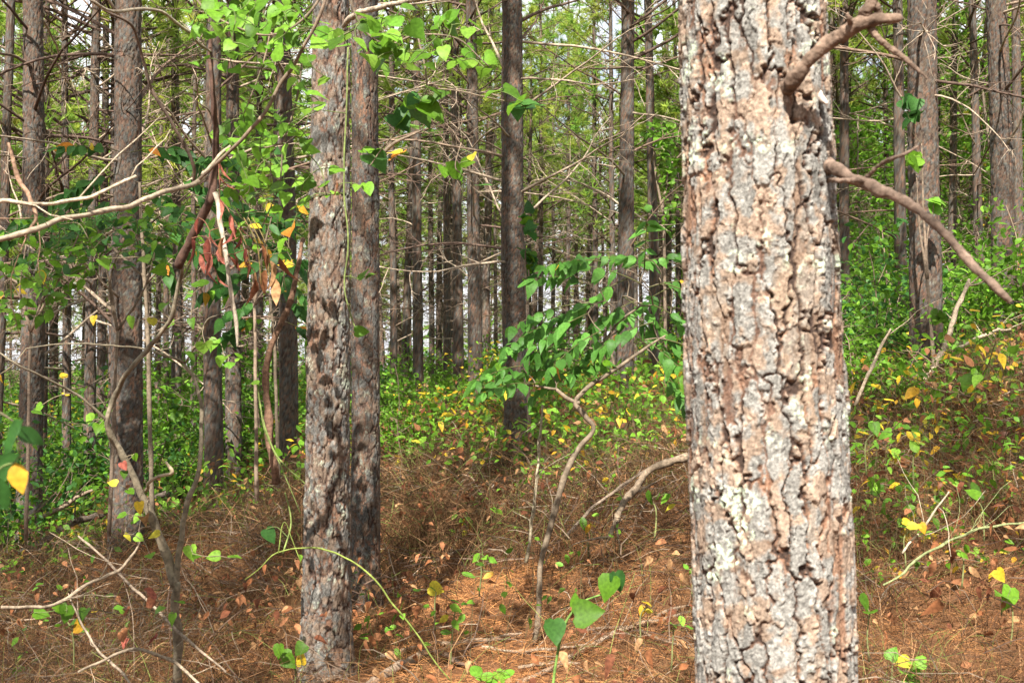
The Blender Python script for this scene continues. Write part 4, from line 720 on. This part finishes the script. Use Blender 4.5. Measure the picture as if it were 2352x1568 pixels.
deadfall('slanting dead branch at left behind the leaning close pair', [(90, 1190, 9.8), (150, 1160, 9.8), (210, 1125, 9.8)], [10, 10, 7], None, 3)
deadfall('brown broken pole with a torn pale end hanging left of the lichen crusted trunk', [(694, 545, 5.7), (678, 640, 5.6), (655, 720, 5.55), (622, 800, 5.5), (610, 880, 5.5), (612, 960, 5.45), (625, 1040, 5.4), (638, 1110, 5.4)], [9, 12, 14, 15, 16, 17, 19, 22], None, 2, (.14, .08, .052), 'broken_pole', group='hanging and leaning dead wood')
deadfall('pale leaning dead branch right of the broad reddish pine', [(2110, 900, 8.2), (2150, 830, 8.3), (2185, 750, 8.4), (2225, 640, 8.6)], [13, 14, 12, 8], None, 4, (.36, .28, .2), group='hanging and leaning dead wood')
deadfall('pale bare branch leaning between the broad reddish pine and the pale scaled pine', [(2190, 800, 9), (2230, 785, 9), (2280, 760, 9), (2320, 758, 9)], [8, 9, 8, 4], None, 4, (.4, .32, .23), group='hanging and leaning dead wood')
deadfall('thin pale stick leaning out of the shrub beside the foreground trunk', [(1960, 930, 7), (1995, 860, 7), (2020, 800, 7.1), (2045, 755, 7.1)], [7, 8, 7, 5], None, 2, (.36, .28, .2), group='hanging and leaning dead wood')
deadfall('pale diagonal twig in the middle of the brown right slope', [(2070, 1270, 4.6), (2110, 1225, 4.6), (2150, 1165, 4.6), (2175, 1130, 4.6)], [5, 6, 5, 3], None, 4, (.4, .33, .24))
deadfall('green grey briar cane slanting across the brown right slope', [(2030, 1340, 4.4), (2130, 1270, 4.5), (2230, 1220, 4.6), (2360, 1200, 4.7)], [5, 6, 6, 5], None, 5, (.18, .2, .09))
deadfall('pale curved limb entering at the top edge above the twin trunks', [(790, 60, 4.9), (810, 35, 4.8), (840, 22, 4.7), (900, 10, 4.6), (960, 0, 4.5), (1010, -14, 4.5)], [10, 14, 12, 12, 11, 11], None, 1, (.36, .29, .22), group='hanging and leaning dead wood')
deadfall('forked pale twig entering at the left edge above the round leaved sapling', [(-20, 480, 3.0), (20, 470, 3.0), (80, 475, 3.0), (160, 462, 3.1), (230, 445, 3.1), (310, 405, 3.2)], [11, 10, 9, 9, 9, 7], None, 3, (.36, .29, .21), group='hanging and leaning dead wood')
deadfall('crooked brown twig hanging at the upper left edge', [(20, 320, 3.0), (36, 400, 3.0), (60, 440, 3.0), (80, 500, 3.0), (60, 545, 3.0)], [8, 9, 9, 8, 5], None, 3, (.24, .15, .1), group='hanging and leaning dead wood')

# ------------------------------------------------------------------ ground cover nobody could count
def region(n, d0, d1, x0=-200, x1=2560, p=1.0):
    d = (d0 ** (1 + p) + rng.uniform(0, 1, n) * (d1 ** (1 + p) - d0 ** (1 + p))) ** (1 / (1 + p)); px = rng.uniform(x0, x1, n); return (px - W / 2) / F * d, d, px
def ribbon(mb, P, w, cols):
    """P (n,k,3) centre lines, w (n,) widths"""
    n, k, _ = P.shape; T = unit(P[:, -1] - P[:, 0]); s = unit(np.cross(T, rng.normal(0, 1, (n, 3))))[:, None] * (w[:, None, None] * np.linspace(1, .35, k)[None, :, None]) / 2
    V = np.stack([P - s, P + s], 2).reshape(-1, 3); i = np.arange(k - 1)[None] * 2 + np.arange(n)[:, None] * 2 * k; i = i.ravel(); mb.add(V, np.stack([i, i + 1, i + 3, i + 2], -1), np.repeat(cols, 2 * k, 0))
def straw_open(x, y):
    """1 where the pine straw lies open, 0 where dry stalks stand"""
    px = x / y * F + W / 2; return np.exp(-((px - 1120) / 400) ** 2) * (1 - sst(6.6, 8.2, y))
def clump(x, y, s=1.6, seed=77): return fbm(np.c_[x * s, y * s, x * 0], 3, seed)
mb = MB(); x, y, px = region(105000, 3.3, 17, p=.6)
dens = (1 - .93 * straw_open(x, y)) * (.45 + .55 * sst(.34, .5, clump(x, y))) * np.where((px < 650) & (y > 8), .5, 1); k = rng.uniform(0, 1, len(x)) < dens; x, y = x[k], y[k]; n = len(x); z = gz(x, y)
h = rng.uniform(.12, .50, n) * (.4 + 1.2 * clump(x, y, 1.1, 55)) * np.where(y < 4.4, .75, 1); h = h * (1 + .15 * sst(5, 6.5, y)); lean = rng.normal(0, .65, (n, 2)) * h[:, None]; t = np.linspace(0, 1, 5)[None, :, None]
P = np.c_[x, y, z - .02][:, None] + np.concatenate([lean[:, None] * t ** 1.7, (h[:, None, None] * (t - .35 * t ** 3 * rng.uniform(0, 2.2, (n, 1, 1))))], -1) + rng.normal(0, .012, (n, 5, 3)) * t
g = rng.uniform(0, 1, (n, 1)); q = clump(x, y, .8, 31)[:, None]; cols = np.array([.14, .066, .034]) * (1 - g) + np.array([.25, .15, .075]) * g; cols = cols * (.5 + .8 * q) * rng.choice([.3, .65, 1, 1.7], (n, 1), p=[.34, .28, .26, .12]); gr = rng.uniform(0, 1, n) < .10; cols[gr] = np.array([.15, .19, .05]) * rng.uniform(.7, 1.3, (gr.sum(), 1))
ribbon(mb, P, np.maximum(.0028, y * .00052) * rng.uniform(.7, 1.5, n), cols); tag(mb.build('dry_grass', M_grass), kind='stuff'); print('stalks', n)
mb = MB(); x, y, px = region(120000, 3.6, 13, p=.5); k = rng.uniform(0, 1, len(x)) < .45 + .55 * straw_open(x, y); x, y = x[k], y[k]; n = len(x); z = gz(x, y)
a = rng.uniform(0, 6.283, n); L = rng.uniform(.08, .19, n); el = np.abs(rng.normal(0, .25, n)); d_ = np.c_[np.cos(a) * np.cos(el), np.sin(a) * np.cos(el), np.sin(el)]; t = np.linspace(-.5, .5, 3)[None, :, None]
P = np.c_[x, y, z + rng.uniform(.0, .045, n) ** 1.0 + .004][:, None] + d_[:, None] * L[:, None, None] * t; P[:, 1, 2] += rng.uniform(0, .02, n)
g = rng.uniform(0, 1, (n, 1)); cols = np.array([.27, .115, .045]) * (1 - g) + np.array([.46, .23, .09]) * g; cols *= rng.uniform(.35, 1.3, (n, 1)); cols *= (1 + .45 * straw_open(x, y))[:, None]; ribbon(mb, P, np.maximum(.0018, y * .00036) * rng.uniform(.8, 1.3, n), cols); tag(mb.build('pine_straw', M_grass), kind='stuff')  # straw brightened in the open patch: its sunlight is put into the colour
mb = MB(); x, y, px = region(13000, 3.5, 14, p=.6); k = rng.uniform(0, 1, len(x)) < (1 - .8 * straw_open(x, y)) * sst(.3, .6, clump(x, y, 1.4, 63)); x, y = x[k], y[k]; n = len(x); a = rng.uniform(0, 6.283, n); el = np.abs(rng.normal(.2, .5, n)); L = rng.uniform(.15, .55, n)
d_ = np.c_[np.cos(a) * np.cos(el), np.sin(a) * np.cos(el), np.sin(el)]; t = np.linspace(0, 1, 6)[None, :, None]; P = np.c_[x, y, gz(x, y) + rng.uniform(.0, .22, n)][:, None] + d_[:, None] * L[:, None, None] * t + np.cumsum(rng.normal(0, .012, (n, 6, 3)), 1) - np.array([0, 0, .12]) * t ** 2
cols = np.array(DCOL)[rng.integers(4, size=n)] * rng.uniform(.6, 1.3, (n, 1)); ribbon(mb, P, np.maximum(.004, y * .0008) * rng.uniform(.7, 1.6, n), cols); tag(mb.build('brush', M_grass), kind='stuff')
# brown leaves caught in the thicket and lying on the straw
mb = MB(); x, y, px = region(12000, 3.8, 15, p=.7); k = rng.uniform(0, 1, len(x)) < sst(.42, .6, clump(x, y, 1.3, 91)); x, y = x[k], y[k]; n = len(x); C = np.c_[x, y, gz(x, y) + rng.uniform(.03, .4, n)]; D, N = orient(n, .4, .4)
leaves(mb, C, D, N, rng.uniform(.025, .07, n), 'ovate', np.vstack([pc('bbbbb'[rng.integers(5)]) for _ in range(n)]), .6, .8); tag(mb.build('leaf_litter', M_dry), kind='stuff')
# low leafy growth mixed into the stalks
mb = MB(); x, y, px = region(46000, 5.5, 32, p=.25)
green = sst(.40, .58, clump(x, y, .7, 44)) * np.where(y < 7.5, .26 + .25 * (px > 1900), np.where(px > 1900, .3 + .4 * (y > 8), sst(7.0, 10.5, y))); green = np.where((px < 650) & (y < 10), .22 * green, green); k = rng.uniform(0, 1, len(x)) < green; x, y, px = x[k], y[k], px[k]; n = len(x)
m_ = 7; sel = rng.integers(0, n, max(1, int(n / m_ * 2.2))); x = np.repeat(x[sel], m_); y = np.repeat(y[sel], m_); px = np.repeat(px[sel], m_); n = len(x); x = x + rng.normal(0, .09, n); y = y + rng.normal(0, .09, n)
hh = np.repeat(rng.uniform(.25, .8, len(sel)), m_) * rng.uniform(.35, 1.05, n) * np.where(y < 9, .7, 1.0); C = np.c_[x, y, gz(x, y) + hh]; D, N = orient(n, .15, .3); yel = np.where(y < 17, .11, .06) + np.where((px > 1880) & (y < 9) & (y > 6), .16, 0) - .1 * (y < 6); u = rng.uniform(0, 1, n)
cols = np.where((u < yel)[:, None], pc('y', n), np.where((u < yel + .14)[:, None], pc('b', n), np.where((u < .6)[:, None], pc('g', n), pc('l', n)))); leaves(mb, C, D, N, rng.uniform(.04, .085, n) * np.clip(y / 9, .8, 1.6), 'ovate', cols)
P = C[:, None] + np.array([0, 0, -1.])[None, None] * (hh[:, None, None] * np.linspace(1, 0, 3)[None, :, None]) + rng.normal(0, .03, (n, 3, 3)); ribbon(mb, P, np.full(n, .004), np.tile([.14, .12, .06], (n, 1))); tag(mb.build('undergrowth', M_leaf), kind='stuff'); print('undergrowth', n)
# far-off wood closing the view down the hill and up the slope
mb = MB(); n = 26000; d = rng.uniform(62, 130, n); px = rng.uniform(-500, 2900, n); x = (px - W / 2) / F * d; top = np.where(px > 1500, 3 + (px - 1500) * .012, 3.2) * (.5 + clump(x, d, .08, 8)); C = np.c_[x, d, gz(x, d) + top * rng.uniform(0, 1, n) * 1.6]; D, N = orient(n, .3, .2)
leaves(mb, C, D, N, rng.uniform(.5, 1.0, n), 'lite', np.vstack([pc('gldg'[i % 4]) for i in range(n)])); tag(mb.build('distant_wood', M_leaf), kind='stuff')
